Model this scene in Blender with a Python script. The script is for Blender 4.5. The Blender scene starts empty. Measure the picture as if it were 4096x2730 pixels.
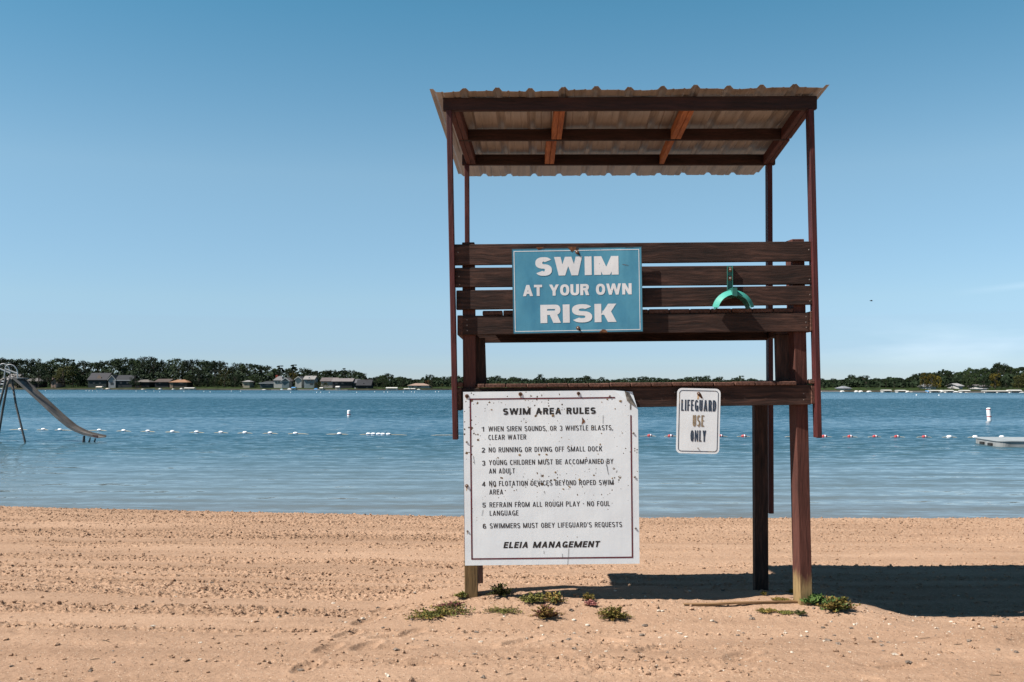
import bpy, bmesh, math, random
import numpy as np
from mathutils import Vector

# ------------------------------------------------------------------ camera, sky, sun, exposure
SC = bpy.context.scene
COL = SC.collection
EYE = 1.525            # eye height above the sand at the tower's front posts
F = 3982.2             # focal length and picture measures in photo pixels (photo is 4096 wide)
CX, HY = 2048.0, 1539.0

cam = bpy.data.cameras.new("camera")
cam.lens, cam.sensor_width = 35.0, 36.0
cam.shift_y = (HY - 1365.0) / 4096.0
cam.clip_start, cam.clip_end = 0.1, 5000.0
cam_o = bpy.data.objects.new("camera", cam)
cam_o.location = (0, 0, EYE)
cam_o.rotation_euler = (math.radians(90), 0, 0)
COL.objects.link(cam_o)
SC.camera = cam_o

SUN_TO = Vector((-0.80, -0.25, 1.0)).normalized()       # towards the sun
SUN_EL = math.asin(SUN_TO.z)
SUN_ROT = math.atan2(SUN_TO.x, SUN_TO.y)
world = bpy.data.worlds.new("World")
SC.world = world
world.use_nodes = True
wn, wl = world.node_tree.nodes, world.node_tree.links
wn.clear()
sky = wn.new("ShaderNodeTexSky")
sky.sky_type = 'NISHITA'
sky.sun_disc = False
sky.sun_elevation = SUN_EL
sky.sun_rotation = SUN_ROT
sky.altitude = 0
sky.air_density = 1.0
sky.dust_density = 0.0
sky.ozone_density = 2.2
bgn = wn.new("ShaderNodeBackground")
bgn.inputs["Strength"].default_value = 0.105
won = wn.new("ShaderNodeOutputWorld")
wl.new(bgn.outputs[0], won.inputs[0])

sun = bpy.data.lights.new("sun", 'SUN')
sun.energy = 5.0
sun.angle = math.radians(0.5)
sun.color = (1.0, 0.94, 0.86)
sun_o = bpy.data.objects.new("sun", sun)
sun_o.rotation_euler = SUN_TO.to_track_quat('Z', 'Y').to_euler()
sun_o.location = (-20, -6, 30)
COL.objects.link(sun_o)

SC.view_settings.view_transform = 'Standard'
SC.view_settings.look = 'None'
SC.view_settings.gamma = 1.0
SC.view_settings.exposure = 0.85
SC.cycles.max_bounces = 6
SC.cycles.use_denoising = True

RNG = random.Random(7)


def W(px, py, Y):
    """the point at distance Y seen at photo pixel (px, py)"""
    return Vector(((px - CX) / F * Y, Y, EYE - (py - HY) / F * Y))


def ndir(px, py):
    return Vector(((px - CX) / F, 1.0, -(py - HY) / F)).normalized()


# thin cirrus and an old contrail in the sky
def wmath(op, a, b=None, c=None, clamp=False):
    n = wn.new("ShaderNodeMath")
    n.operation = op
    n.use_clamp = clamp
    for i, v in enumerate((a, b, c)):
        if v is None:
            continue
        if isinstance(v, (int, float)):
            n.inputs[i].default_value = v
        else:
            wl.new(v, n.inputs[i])
    return n.outputs[0]


wtc = wn.new("ShaderNodeTexCoord")


def wdot(vec):
    n = wn.new("ShaderNodeVectorMath")
    n.operation = 'DOT_PRODUCT'
    wl.new(wtc.outputs["Generated"], n.inputs[0])
    n.inputs[1].default_value = vec
    return n.outputs["Value"]


d0, d1 = ndir(4500, 1095), ndir(3560, 1203)
nrm = d0.cross(d1).normalized()
band = wmath('SUBTRACT', 1.0, wmath('DIVIDE', wmath('ABSOLUTE', wdot(nrm)), 0.0042), clamp=True)
mid = (d0 + d1).normalized()
along = wmath('MULTIPLY', wmath('SUBTRACT', wdot((d0 - mid).normalized()), -0.09), 5.0, clamp=True)
trail = wmath('MULTIPLY', wmath('MULTIPLY', band, along), 0.20)
wmap = wn.new("ShaderNodeMapping")
wmap.inputs["Scale"].default_value = (5.0, 5.0, 26.0)
wmap.inputs["Rotation"].default_value = (0, 0.10, 0)
wl.new(wtc.outputs["Generated"], wmap.inputs[0])
wno = wn.new("ShaderNodeTexNoise")
wno.inputs["Scale"].default_value = 1.0
wno.inputs["Detail"].default_value = 6
wl.new(wmap.outputs[0], wno.inputs["Vector"])
cir = wmath('MULTIPLY', wmath('SUBTRACT', wno.outputs["Fac"], 0.47), 3.2, clamp=True)
low = wmath('SUBTRACT', 1.0, wmath('MULTIPLY', wmath('ABSOLUTE', wmath('SUBTRACT', wdot((0, 0, 1)), 0.035)), 26.0), clamp=True)
right = wmath('MULTIPLY', wmath('SUBTRACT', wdot((1, 0, 0)), 0.22), 6.0, clamp=True)
cloud = wmath('MULTIPLY', wmath('MULTIPLY', cir, low), wmath('MULTIPLY', right, 0.20))
cloud = wmath('ADD', cloud, trail, clamp=True)
hs = wn.new("ShaderNodeHueSaturation")
hs.inputs["Hue"].default_value = 0.488
hs.inputs["Saturation"].default_value = 1.0
hs.inputs["Value"].default_value = 1.0
wl.new(sky.outputs[0], hs.inputs["Color"])
wmix = wn.new("ShaderNodeMixRGB")
wl.new(cloud, wmix.inputs[0])
tint = wn.new("ShaderNodeMixRGB")
tint.blend_type = 'MULTIPLY'
tint.inputs[0].default_value = 1.0
wl.new(hs.outputs[0], tint.inputs[1])
tint.inputs[2].default_value = (0.74, 0.97, 1.08, 1)
# sky colour gain by elevation, dimmed overhead to cut fill light and deepen shadows
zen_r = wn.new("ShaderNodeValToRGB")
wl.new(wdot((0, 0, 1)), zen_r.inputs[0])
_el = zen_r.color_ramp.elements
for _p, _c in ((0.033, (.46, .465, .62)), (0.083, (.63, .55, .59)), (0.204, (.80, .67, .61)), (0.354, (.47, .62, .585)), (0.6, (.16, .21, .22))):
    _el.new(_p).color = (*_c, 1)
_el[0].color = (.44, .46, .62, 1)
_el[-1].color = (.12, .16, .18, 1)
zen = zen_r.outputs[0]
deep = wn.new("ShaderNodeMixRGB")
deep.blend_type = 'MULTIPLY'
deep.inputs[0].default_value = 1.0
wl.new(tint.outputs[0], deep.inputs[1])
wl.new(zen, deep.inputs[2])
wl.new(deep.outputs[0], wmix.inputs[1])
wmix.inputs[2].default_value = (9.0, 9.3, 9.6, 1)
wl.new(wmix.outputs[0], bgn.inputs["Color"])

# ------------------------------------------------------------------ helpers
ORIG = {}


def link(o, parent=None, origin=(0, 0, 0)):
    """place o so that its data, written about `origin`, stands where it should"""
    COL.objects.link(o)
    origin = Vector(origin)
    if parent is not None:
        o.parent = parent
        o.location = origin - ORIG[parent.name]
    else:
        o.location = origin
    ORIG[o.name] = origin
    return o


def tag(o, label=None, cat=None, group=None, kind=None):
    if label: o["label"] = label
    if cat: o["category"] = cat
    if group: o["group"] = group
    if kind: o["kind"] = kind
    return o


def empty(name, loc):
    o = bpy.data.objects.new(name, None)
    o.empty_display_size = 0.1
    return link(o, None, loc)


class MB:
    """collects geometry in world coordinates and links it as one mesh object"""

    def __init__(self):
        self.v, self.f, self.m = [], [], []

    def add(self, verts, faces, mi=0):
        k = len(self.v)
        self.v += [tuple(p) for p in verts]
        self.f += [tuple(i + k for i in f) for f in faces]
        self.m += [mi] * len(faces)
        return self

    def hexa(self, front, depth, mi=0):
        """front: four corners TL TR BR BL, pushed along depth"""
        d = Vector(depth)
        a = [Vector(p) for p in front]
        return self.add(a + [p + d for p in a],
                        [(3, 2, 1, 0), (4, 5, 6, 7), (0, 1, 5, 4), (1, 2, 6, 5), (2, 3, 7, 6), (3, 0, 4, 7)], mi)

    def box(self, lo, hi, mi=0):
        (x0, y0, z0), (x1, y1, z1) = lo, hi
        return self.hexa([(x0, y0, z1), (x1, y0, z1), (x1, y0, z0), (x0, y0, z0)], (0, y1 - y0, 0), mi)

    def tube(self, pts, r, n=10, mi=0, cap=True):
        pts = [Vector(p) for p in pts]
        rs = r if isinstance(r, (list, tuple)) else [r] * len(pts)
        vs, fs = [], []
        ref = None
        for i, p in enumerate(pts):
            d = (pts[min(i + 1, len(pts) - 1)] - pts[max(i - 1, 0)]).normalized()
            if ref is None:
                ref = Vector((0, 0, 1)) if abs(d.z) < 0.9 else Vector((1, 0, 0))
            a = (ref - d * ref.dot(d)).normalized()
            ref = a
            b = d.cross(a)
            for k in range(n):
                t = 2 * math.pi * k / n
                vs.append(p + (a * math.cos(t) + b * math.sin(t)) * rs[i])
        for i in range(len(pts) - 1):
            for k in range(n):
                k2 = (k + 1) % n
                fs.append((i * n + k, i * n + k2, (i + 1) * n + k2, (i + 1) * n + k))
        if cap:
            fs.append(tuple(range(n - 1, -1, -1)))
            e = (len(pts) - 1) * n
            fs.append(tuple(e + k for k in range(n)))
        return self.add(vs, fs, mi)

    def lathe(self, prof, c, n=16, axis=Vector((0, 0, 1)), mi=0):
        """prof: (radius, height) pairs along axis from c"""
        axis = Vector(axis).normalized()
        a = axis.orthogonal().normalized()
        b = axis.cross(a)
        c = Vector(c)
        vs, fs = [], []
        for (r, h) in prof:
            for k in range(n):
                t = 2 * math.pi * k / n
                vs.append(c + axis * h + (a * math.cos(t) + b * math.sin(t)) * r)
        for i in range(len(prof) - 1):
            for k in range(n):
                k2 = (k + 1) % n
                fs.append((i * n + k, i * n + k2, (i + 1) * n + k2, (i + 1) * n + k))
        fs.append(tuple(range(n - 1, -1, -1)))
        e = (len(prof) - 1) * n
        fs.append(tuple(e + k for k in range(n)))
        return self.add(vs, fs, mi)

    def build(self, name, mats, parent=None, origin=None, smooth=False, bevel=0.0):
        if origin is None:
            origin = ORIG[parent.name] if parent is not None else (0, 0, 0)
        origin = Vector(origin)
        me = bpy.data.meshes.new(name)
        me.from_pydata([tuple(Vector(p) - origin) for p in self.v], [], self.f)
        for mt in (mats if isinstance(mats, (list, tuple)) else [mats]):
            me.materials.append(mt)
        me.polygons.foreach_set("material_index", self.m)
        if bevel:
            bm = bmesh.new()
            bm.from_mesh(me)
            bmesh.ops.bevel(bm, geom=list(bm.edges), offset=bevel, segments=1, affect='EDGES')
            bm.to_mesh(me)
            bm.free()
        if smooth:
            me.polygons.foreach_set("use_smooth", [True] * len(me.polygons))
        me.update()
        return link(bpy.data.objects.new(name, me), parent, origin)


def slab(c, Y, th, Y2=None):
    """box from the four photo corners (TL TR BR BL) of its front face at distance Y, th deep"""
    q = [W(x, y, Y) for x, y in c]
    m = MB()
    m.hexa(q, (0, th, 0))
    return m


# ------------------------------------------------------------------ materials
def mat(name):
    m = bpy.data.materials.new(name)
    m.use_nodes = True
    nt = m.node_tree
    return m, nt.nodes, nt.links, nt.nodes["Principled BSDF"]


def N(nodes, links, kind, ins=None, **props):
    n = nodes.new(kind)
    for k, v in props.items():
        setattr(n, k, v)
    for k, v in (ins or {}).items():
        if isinstance(v, bpy.types.NodeSocket):
            links.new(v, n.inputs[k])
        else:
            n.inputs[k].default_value = v
    return n


def noise(nodes, links, vec, scale, detail=4, rough=0.55, mapscale=None):
    if mapscale is not None:
        vec = N(nodes, links, "ShaderNodeMapping", {"Vector": vec, "Scale": mapscale}).outputs[0]
    return N(nodes, links, "ShaderNodeTexNoise", {"Vector": vec, "Scale": scale, "Detail": detail, "Roughness": rough}).outputs["Fac"]


def ramp(nodes, links, fac, stops):
    r = N(nodes, links, "ShaderNodeValToRGB", {"Fac": fac})
    cr = r.color_ramp
    while len(cr.elements) < len(stops):
        cr.elements.new(0.5)
    for e, (p, c) in zip(cr.elements, stops):
        e.position = p
        e.color = (*c, 1) if len(c) == 3 else c
    return r.outputs["Color"]


def mix(nodes, links, fac, a, b, blend='MIX'):
    n = N(nodes, links, "ShaderNodeMixRGB", blend_type=blend)
    for i, v in enumerate((fac, a, b)):
        if isinstance(v, bpy.types.NodeSocket):
            links.new(v, n.inputs[i])
        elif isinstance(v, (int, float)):
            n.inputs[i].default_value = v
        else:
            n.inputs[i].default_value = (*v, 1)
    return n.outputs[0]


def mth(nodes, links, op, a, b=0.0, clamp=False):
    n = nodes.new("ShaderNodeMath")
    n.operation, n.use_clamp = op, clamp
    for i, v in enumerate((a, b)):
        if isinstance(v, bpy.types.NodeSocket):
            links.new(v, n.inputs[i])
        else:
            n.inputs[i].default_value = v
    return n.outputs[0]


def bump(nodes, links, h, strength=0.5, dist=0.01, bsdf=None):
    b = N(nodes, links, "ShaderNodeBump", {"Height": h, "Strength": strength, "Distance": dist})
    if bsdf is not None:
        links.new(b.outputs[0], bsdf.inputs["Normal"])
    return b.outputs[0]


def wood(name, axis, cols, rough=0.75, grain=1.0, worn=None, spec=0.3):
    """grain runs along axis; cols: three colours dark to light; worn: (height, colour) where paint is gone low down"""
    m, n, l, b = mat(name)
    geo = N(n, l, "ShaderNodeNewGeometry").outputs["Position"]
    info = N(n, l, "ShaderNodeObjectInfo")
    off = N(n, l, "ShaderNodeVectorMath", {0: geo, 1: (0, 0, 0)}, operation='ADD')
    rnd = N(n, l, "ShaderNodeCombineXYZ", {"X": mth(n, l, 'MULTIPLY', info.outputs["Random"], 17.0),
                                          "Y": mth(n, l, 'MULTIPLY', info.outputs["Random"], 31.0),
                                          "Z": mth(n, l, 'MULTIPLY', info.outputs["Random"], 11.0)}).outputs[0]
    l.new(rnd, off.inputs[1])
    v = off.outputs[0]
    s = {'X': (2.2, 40, 40), 'Y': (40, 2.2, 40), 'Z': (40, 40, 2.2)}[axis]
    dist = N(n, l, "ShaderNodeTexNoise", {"Vector": v, "Scale": 3.0, "Detail": 2.0})
    vd = N(n, l, "ShaderNodeVectorMath", {0: v, 1: N(n, l, "ShaderNodeVectorMath", {0: dist.outputs["Color"], 1: (0.06, 0.06, 0.06)}, operation='MULTIPLY').outputs[0]}, operation='ADD').outputs[0]
    g1 = noise(n, l, vd, 1.6, 5, 0.6, s)
    g2 = noise(n, l, v, 7.0, 3, 0.6, s)
    big = noise(n, l, v, 2.2, 3)
    f = mth(n, l, 'ADD', mth(n, l, 'MULTIPLY', g1, 0.65), mth(n, l, 'MULTIPLY', big, 0.35))
    c = ramp(n, l, f, [(0.34, cols[0]), (0.50, cols[1]), (0.66, cols[2])])
    if worn:
        z = N(n, l, "ShaderNodeSeparateXYZ", {0: geo}).outputs["Z"]
        k = mth(n, l, 'ADD', mth(n, l, 'MULTIPLY', mth(n, l, 'SUBTRACT', worn[0], z), 9.0),
                mth(n, l, 'MULTIPLY', mth(n, l, 'SUBTRACT', noise(n, l, v, 5.0, 5, 0.6, (3, 3, 0.7)), 0.5), 4.0), True)
        raw = ramp(n, l, f, [(0.33, tuple(q * 0.35 for q in worn[1])), (0.5, worn[1]), (0.7, tuple(q * 1.3 for q in worn[1]))])
        c = mix(n, l, k, c, raw)
    l.new(c, b.inputs["Base Color"])
    b.inputs["Roughness"].default_value = rough
    b.inputs["Specular IOR Level"].default_value = spec
    h = mth(n, l, 'ADD', mth(n, l, 'MULTIPLY', g1, 1.0), mth(n, l, 'MULTIPLY', g2, 0.5))
    bump(n, l, h, 0.55 * grain, 0.006, b)
    return m


BROWN = [(0.009, 0.0045, 0.0034), (0.032, 0.0150, 0.0105), (0.085, 0.040, 0.028)]
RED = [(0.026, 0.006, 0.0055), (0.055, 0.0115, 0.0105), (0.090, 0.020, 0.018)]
POST = [(0.034, 0.0125, 0.009), (0.074, 0.0255, 0.0185), (0.112, 0.041, 0.030)]
wood_x = wood("brown_stain_along_x", 'X', BROWN)
wood_y = wood("brown_stain_along_y", 'Y', [(0.035, 0.015, 0.010), (0.080, 0.036, 0.025), (0.15, 0.072, 0.050)])
wood_z = wood("brown_stain_along_z", 'Z', BROWN)
red_z = wood("red_stain_along_z", 'Z', RED, 0.6)
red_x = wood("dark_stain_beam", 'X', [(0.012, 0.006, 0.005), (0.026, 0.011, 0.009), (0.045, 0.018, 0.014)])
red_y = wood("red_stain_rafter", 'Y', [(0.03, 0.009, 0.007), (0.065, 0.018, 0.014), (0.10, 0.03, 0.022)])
post_z = wood("post_paint_worn_at_foot", 'Z', POST, worn=(0.20, (0.255, 0.175, 0.080)))
postl_z = wood("post_bare_at_foot", 'Z', POST, worn=(0.45, (0.135, 0.085, 0.036)))
cedar_y = wood("bare_cedar", 'Y', [(0.17, 0.052, 0.018), (0.31, 0.108, 0.038), (0.42, 0.165, 0.064)])
batten_x = wood("bare_batten", 'X', [(0.10, 0.052, 0.022), (0.20, 0.112, 0.05), (0.30, 0.18, 0.09)])


def plain(name, c, rough=0.6, metal=0.0, var=0.15, scale=8.0, spec=0.4, bumpy=0.0):
    m, n, l, b = mat(name)
    geo = N(n, l, "ShaderNodeNewGeometry").outputs["Position"]
    f = noise(n, l, geo, scale, 5)
    lo = tuple(max(0, q * (1 - var)) for q in c)
    hi = tuple(min(1, q * (1 + var)) for q in c)
    l.new(ramp(n, l, f, [(0.3, lo), (0.7, hi)]), b.inputs["Base Color"])
    b.inputs["Roughness"].default_value = rough
    b.inputs["Metallic"].default_value = metal
    b.inputs["Specular IOR Level"].default_value = spec
    if bumpy:
        bump(n, l, f, bumpy, 0.01, b)
    return m


def sheet_metal():
    m, n, l, b = mat("weathered_roof_sheet")
    geo = N(n, l, "ShaderNodeNewGeometry").outputs["Position"]
    a = noise(n, l, geo, 1.0, 5, 0.6, (26, 1.3, 4))
    d = noise(n, l, geo, 5.0, 4)
    f = mth(n, l, 'ADD', mth(n, l, 'MULTIPLY', a, 0.7), mth(n, l, 'MULTIPLY', d, 0.3))
    l.new(ramp(n, l, f, [(0.32, (0.17, 0.145, 0.125)), (0.5, (0.27, 0.235, 0.21)), (0.7, (0.33, 0.29, 0.26))]), b.inputs["Base Color"])
    b.inputs["Roughness"].default_value = 0.42
    b.inputs["Specular IOR Level"].default_value = 0.5
    return m


def sign_paint(name, base, fade, chip, chip_scale=34.0, chip_r=0.10, edge=None, rough=0.45):
    """painted sheet with fading, streaks and chipped specks of rust"""
    m, n, l, b = mat(name)
    geo = N(n, l, "ShaderNodeNewGeometry").outputs["Position"]
    f = noise(n, l, geo, 3.5, 5, 0.6, (1.6, 1, 0.7))
    c = ramp(n, l, f, [(0.30, base), (0.72, fade)])
    st = noise(n, l, geo, 1.0, 4, 0.6, (38, 1, 2.0))
    c = mix(n, l, mth(n, l, 'MULTIPLY', mth(n, l, 'SUBTRACT', st, 0.5), 0.5, True), c, tuple(q * 0.7 for q in base))
    area = mth(n, l, 'MULTIPLY', mth(n, l, 'SUBTRACT', noise(n, l, geo, 3.1, 4, 0.65), 0.43), 5.5, True)
    zz = N(n, l, "ShaderNodeSeparateXYZ", {0: geo}).outputs["Z"]
    area = mth(n, l, 'MULTIPLY', area, mth(n, l, 'MULTIPLY', mth(n, l, 'SUBTRACT', zz, 0.50), 3.0, True))
    for sc, rr, dens, col in ((chip_scale, chip_r, 0.30, chip), (chip_scale * 2.6, chip_r * 1.4, 0.22, tuple(q * 0.6 for q in chip))):
        vo = N(n, l, "ShaderNodeTexVoronoi", {"Vector": geo, "Scale": sc, "Randomness": 1.0})
        pick = N(n, l, "ShaderNodeSeparateColor", {0: vo.outputs["Color"]})
        thr = mth(n, l, 'MULTIPLY', mth(n, l, 'LESS_THAN', pick.outputs[0], dens), mth(n, l, 'MULTIPLY', mth(n, l, 'MULTIPLY', pick.outputs[1], rr), area))
        wob = mth(n, l, 'ADD', vo.outputs["Distance"], mth(n, l, 'MULTIPLY', mth(n, l, 'SUBTRACT', noise(n, l, geo, 130, 3), 0.5), 0.55))
        k = mth(n, l, 'MULTIPLY', mth(n, l, 'LESS_THAN', wob, thr), mth(n, l, 'GREATER_THAN', thr, 0.02))
        c = mix(n, l, k, c, col)
    l.new(c, b.inputs["Base Color"])
    b.inputs["Roughness"].default_value = rough
    wav = noise(n, l, geo, 2.2, 2)
    dent = noise(n, l, geo, 45, 3)
    bump(n, l, mth(n, l, 'ADD', wav, mth(n, l, 'MULTIPLY', dent, 0.05)), 0.35, 0.02, b)
    return m


roof_mat = sheet_metal()
white_sign = sign_paint("white_sign_paint", (0.67, 0.72, 0.76), (0.75, 0.795, 0.82), (0.13, 0.085, 0.045), 24, 0.36)
guard_sign = sign_paint("white_guard_sign_paint", (0.68, 0.72, 0.75), (0.76, 0.79, 0.80), (0.35, 0.27, 0.17), 50, 0.10)
blue_sign = sign_paint("faded_blue_sign_paint", (0.040, 0.200, 0.320), (0.095, 0.320, 0.440), (0.02, 0.04, 0.05), 46, 0.15)
sign_back = plain("sign_back_metal", (0.35, 0.35, 0.34), 0.5, 0.3)
letter_white = sign_paint("chipped_white_lettering", (0.62, 0.64, 0.66), (0.76, 0.77, 0.78), (0.05, 0.06, 0.07), 40, 0.15)
letter_black = plain("black_lettering", (0.022, 0.020, 0.020), 0.5, var=0.4, scale=60)
letter_navy = None
maroon = plain("maroon_border_paint", (0.105, 0.012, 0.022), 0.5, var=0.3, scale=30)
white_line = sign_paint("white_border_line", (0.70, 0.74, 0.76), (0.8, 0.82, 0.84), (0.05, 0.09, 0.11), 60, 0.3)
rust = plain("rusted_steel", (0.13, 0.055, 0.025), 0.85, 0.2, 0.6, 60)
bolt_m = plain("bolt_steel", (0.20, 0.17, 0.15), 0.5, 0.6, 0.3, 90)
mud = plain("dried_mud", (0.27, 0.185, 0.10), 0.95, 0, 0.35, 120, 0.1, 0.6)
dark_hole = plain("dark_hole", (0.012, 0.010, 0.009), 0.9)
mint = plain("mint_enamel", (0.055, 0.29, 0.24), 0.35, 0.0, 0.12, 20)
mint_dark = plain("dark_mint_enamel", (0.02, 0.115, 0.095), 0.4, 0.0, 0.2, 20)  # darker copy of the mint, on bracket, saddle and arm


def worn_letters():
    m, n, l, b = mat("peeling_navy_lettering")
    geo = N(n, l, "ShaderNodeNewGeometry").outputs["Position"]
    f = noise(n, l, geo, 9.0, 5, 0.7)
    g = noise(n, l, geo, 70.0, 3, 0.7, (1.6, 1, 0.5))
    x = mth(n, l, 'ADD', f, mth(n, l, 'MULTIPLY', mth(n, l, 'SUBTRACT', g, 0.5), 0.35))
    l.new(ramp(n, l, x, [(0.0, (0.012, 0.030, 0.060)), (0.585, (0.016, 0.036, 0.066)), (0.61, (0.19, 0.145, 0.085)),
                         (0.68, (0.30, 0.24, 0.16)), (0.73, (0.72, 0.70, 0.66))]), b.inputs["Base Color"])
    b.inputs["Roughness"].default_value = 0.55
    return m


letter_navy = worn_letters()
letter_tan = plain("bare_tan_lettering", (0.25, 0.19, 0.12), 0.7, 0, 0.45, 90)


def sand_material():
    m, n, l, b = mat("beach_sand")
    geo = N(n, l, "ShaderNodeNewGeometry").outputs["Position"]
    a = noise(n, l, geo, 0.9, 6, 0.65, (0.30, 2.2, 1))
    g = noise(n, l, geo, 60, 5, 0.7)
    f = mth(n, l, 'ADD', mth(n, l, 'MULTIPLY', a, 0.6), mth(n, l, 'MULTIPLY', g, 0.4))
    c = ramp(n, l, f, [(0.34, (0.235, 0.146, 0.094)), (0.5, (0.325, 0.208, 0.138)), (0.66, (0.405, 0.268, 0.183))])
    vo = N(n, l, "ShaderNodeTexVoronoi", {"Vector": geo, "Scale": 95.0})
    pk = N(n, l, "ShaderNodeSeparateColor", {0: vo.outputs["Color"]})
    gr = mth(n, l, 'MULTIPLY', mth(n, l, 'LESS_THAN', vo.outputs["Distance"], 0.32), mth(n, l, 'LESS_THAN', pk.outputs[0], 0.10))
    c = mix(n, l, gr, c, (0.50, 0.40, 0.31))
    dk = mth(n, l, 'MULTIPLY', mth(n, l, 'LESS_THAN', vo.outputs["Distance"], 0.35), mth(n, l, 'GREATER_THAN', pk.outputs[0], 0.90))
    c = mix(n, l, dk, c, (0.13, 0.082, 0.055))
    z = N(n, l, "ShaderNodeSeparateXYZ", {0: geo}).outputs["Z"]
    wet = mth(n, l, 'MULTIPLY', mth(n, l, 'SUBTRACT', -0.370, mth(n, l, 'ADD', z, mth(n, l, 'MULTIPLY', mth(n, l, 'SUBTRACT', noise(n, l, geo, 6, 3), 0.5), 0.03))), 40.0, True)
    c = mix(n, l, wet, c, (0.060, 0.040, 0.030))
    l.new(c, b.inputs["Base Color"])
    b.inputs["Roughness"].default_value = 0.95
    b.inputs["Specular IOR Level"].default_value = 0.15
    h = mth(n, l, 'ADD', noise(n, l, geo, 38, 5, 0.7), mth(n, l, 'MULTIPLY', noise(n, l, geo, 130, 3, 0.6), 0.35))
    bump(n, l, h, 0.75, 0.014, b)
    return m


sand_mat = sand_material()

# ------------------------------------------------------------------ the beach
def _perm(seed):
    r = np.random.RandomState(seed)
    p = r.permutation(256)
    g = r.uniform(0, 2 * np.pi, 256)
    return np.concatenate([p, p]), np.cos(g), np.sin(g)


_TAB = {}


def perlin(x, y, seed=0):
    if seed not in _TAB:
        _TAB[seed] = _perm(seed)
    p, gx, gy = _TAB[seed]
    x = np.asarray(x, float)
    y = np.asarray(y, float)
    xi, yi = np.floor(x).astype(int), np.floor(y).astype(int)
    xf, yf = x - xi, y - yi
    u, v = xf * xf * xf * (xf * (xf * 6 - 15) + 10), yf * yf * yf * (yf * (yf * 6 - 15) + 10)

    def gr(ix, iy, dx, dy):
        h = p[(p[ix & 255] + iy) & 255]
        return gx[h] * dx + gy[h] * dy

    a = gr(xi, yi, xf, yf)
    b = gr(xi + 1, yi, xf - 1, yf)
    c = gr(xi, yi + 1, xf, yf - 1)
    d = gr(xi + 1, yi + 1, xf - 1, yf - 1)
    return (a * (1 - u) + b * u) * (1 - v) + (c * (1 - u) + d * u) * v


def sstep(a, b, x):
    t = np.clip((x - a) / (b - a), 0, 1)
    return t * t * (3 - 2 * t)


WATER_Z = -0.45
_SHX = [-60, -8.4, -4, -.75, 1.9, 7.6, 60]
_SHY = [21, 15.72, 14.98, 14.44, 14.32, 14.29, 15.0]
_BU = [-500, -60, -6, -1, 0, .10, .35, 1.95, 4.04, 5.04, 6.04, 7.44, 8.44, 9.94, 13.4, 60]
_BZ = [-4.0, -3.0, -.95, -.58, -.45, -.385, -.362, -.345, -.325, -.285, -.215, -.105, -.06, -.03, .0, .6]


def beach_smooth(X, Y):
    X = np.asarray(X, float)
    Y = np.asarray(Y, float)
    u = np.interp(X, _SHX, _SHY) - Y
    z = sum(np.interp(u + k, _BU, _BZ) for k in (-.3, -.1, .1, .3)) / 4
    near = sstep(.1, .8, u)
    z = z * near + np.interp(u, _BU, _BZ) * (1 - near)
    win = sstep(-1.1, -.3, X) * (1 - sstep(2.3, 3.0, X))
    crest = 7.45 + 0.06 * perlin(X * 1.1, X * 0 + 3.3, 5)
    z = z + win * 0.165 * (1 - .38 * sstep(.8, 1.6, X)) * np.exp(-((Y - crest) / 0.60) ** 2) * (1 + 0.12 * perlin(X * 2.3, X * 0 + .7, 6))
    z = z + 0.022 * perlin(X * 0.9, Y * 1.3, 1) * sstep(-.2, 1.0, u)
    z = z - .09 * sstep(2.5, 3.1, X) * np.exp(-((Y - 8.0) / .95) ** 2)
    # scraped ridge of sand at the far right, near side
    z = z + 0.07 * np.exp(-((Y - 6.35 - 0.22 * (X - 3.3)) / .16) ** 2) * sstep(2.3, 3.1, X)
    return z


_fr = random.Random(12)
FEET = [(_fr.uniform(-1.0, 2.9), _fr.uniform(5.0, 6.45), _fr.uniform(-.5, 1.2)) for _ in range(16)] + [(-1.15 + .05 * i, 5.55 + .42 * i, 1.2 + _fr.uniform(-.2, .2)) for i in range(5)]


def rough_mask(X, Y):
    """raked bands: 0 where smoothed, 1 where left cloddy"""
    Yw = Y + 0.085 * X * sstep(1.5, -2, X) + 0.26 * perlin(X * 0.28, Y * 0.25, 11) + 0.05 * perlin(X * 1.2, Y * 1.0, 12)
    b = 0.9 * perlin(Yw * 2.1, Yw * 0 + 4.2, 13) + 0.75 * perlin(Yw * 5.3, Yw * 0 + 9.2, 14) + 0.5 * perlin(Yw * 11.7, Yw * 0 + 2.6, 16) + 0.22 * perlin(X * 0.6, Yw * 1.5, 15)
    m = sstep(0.06, 0.26, b)
    m = m * (0.45 + 0.55 * sstep(2.2, -0.5, X)) + 0.07
    m = np.maximum(m, 0.62 * sstep(3.6, 0.3, np.interp(X, _SHX, _SHY) - Y))
    foot = sstep(-1.4, -.6, X) * (1 - sstep(2.8, 3.6, X)) * np.exp(-((Y - 6.9) / .7) ** 2)
    dish = np.exp(-(((X - 2.42) / .45) ** 2 + ((Y - 6.33) / .19) ** 2) ** 2)
    return np.clip(m * (1 - 0.7 * foot) * (1 - .95 * dish), 0, 1)


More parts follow.
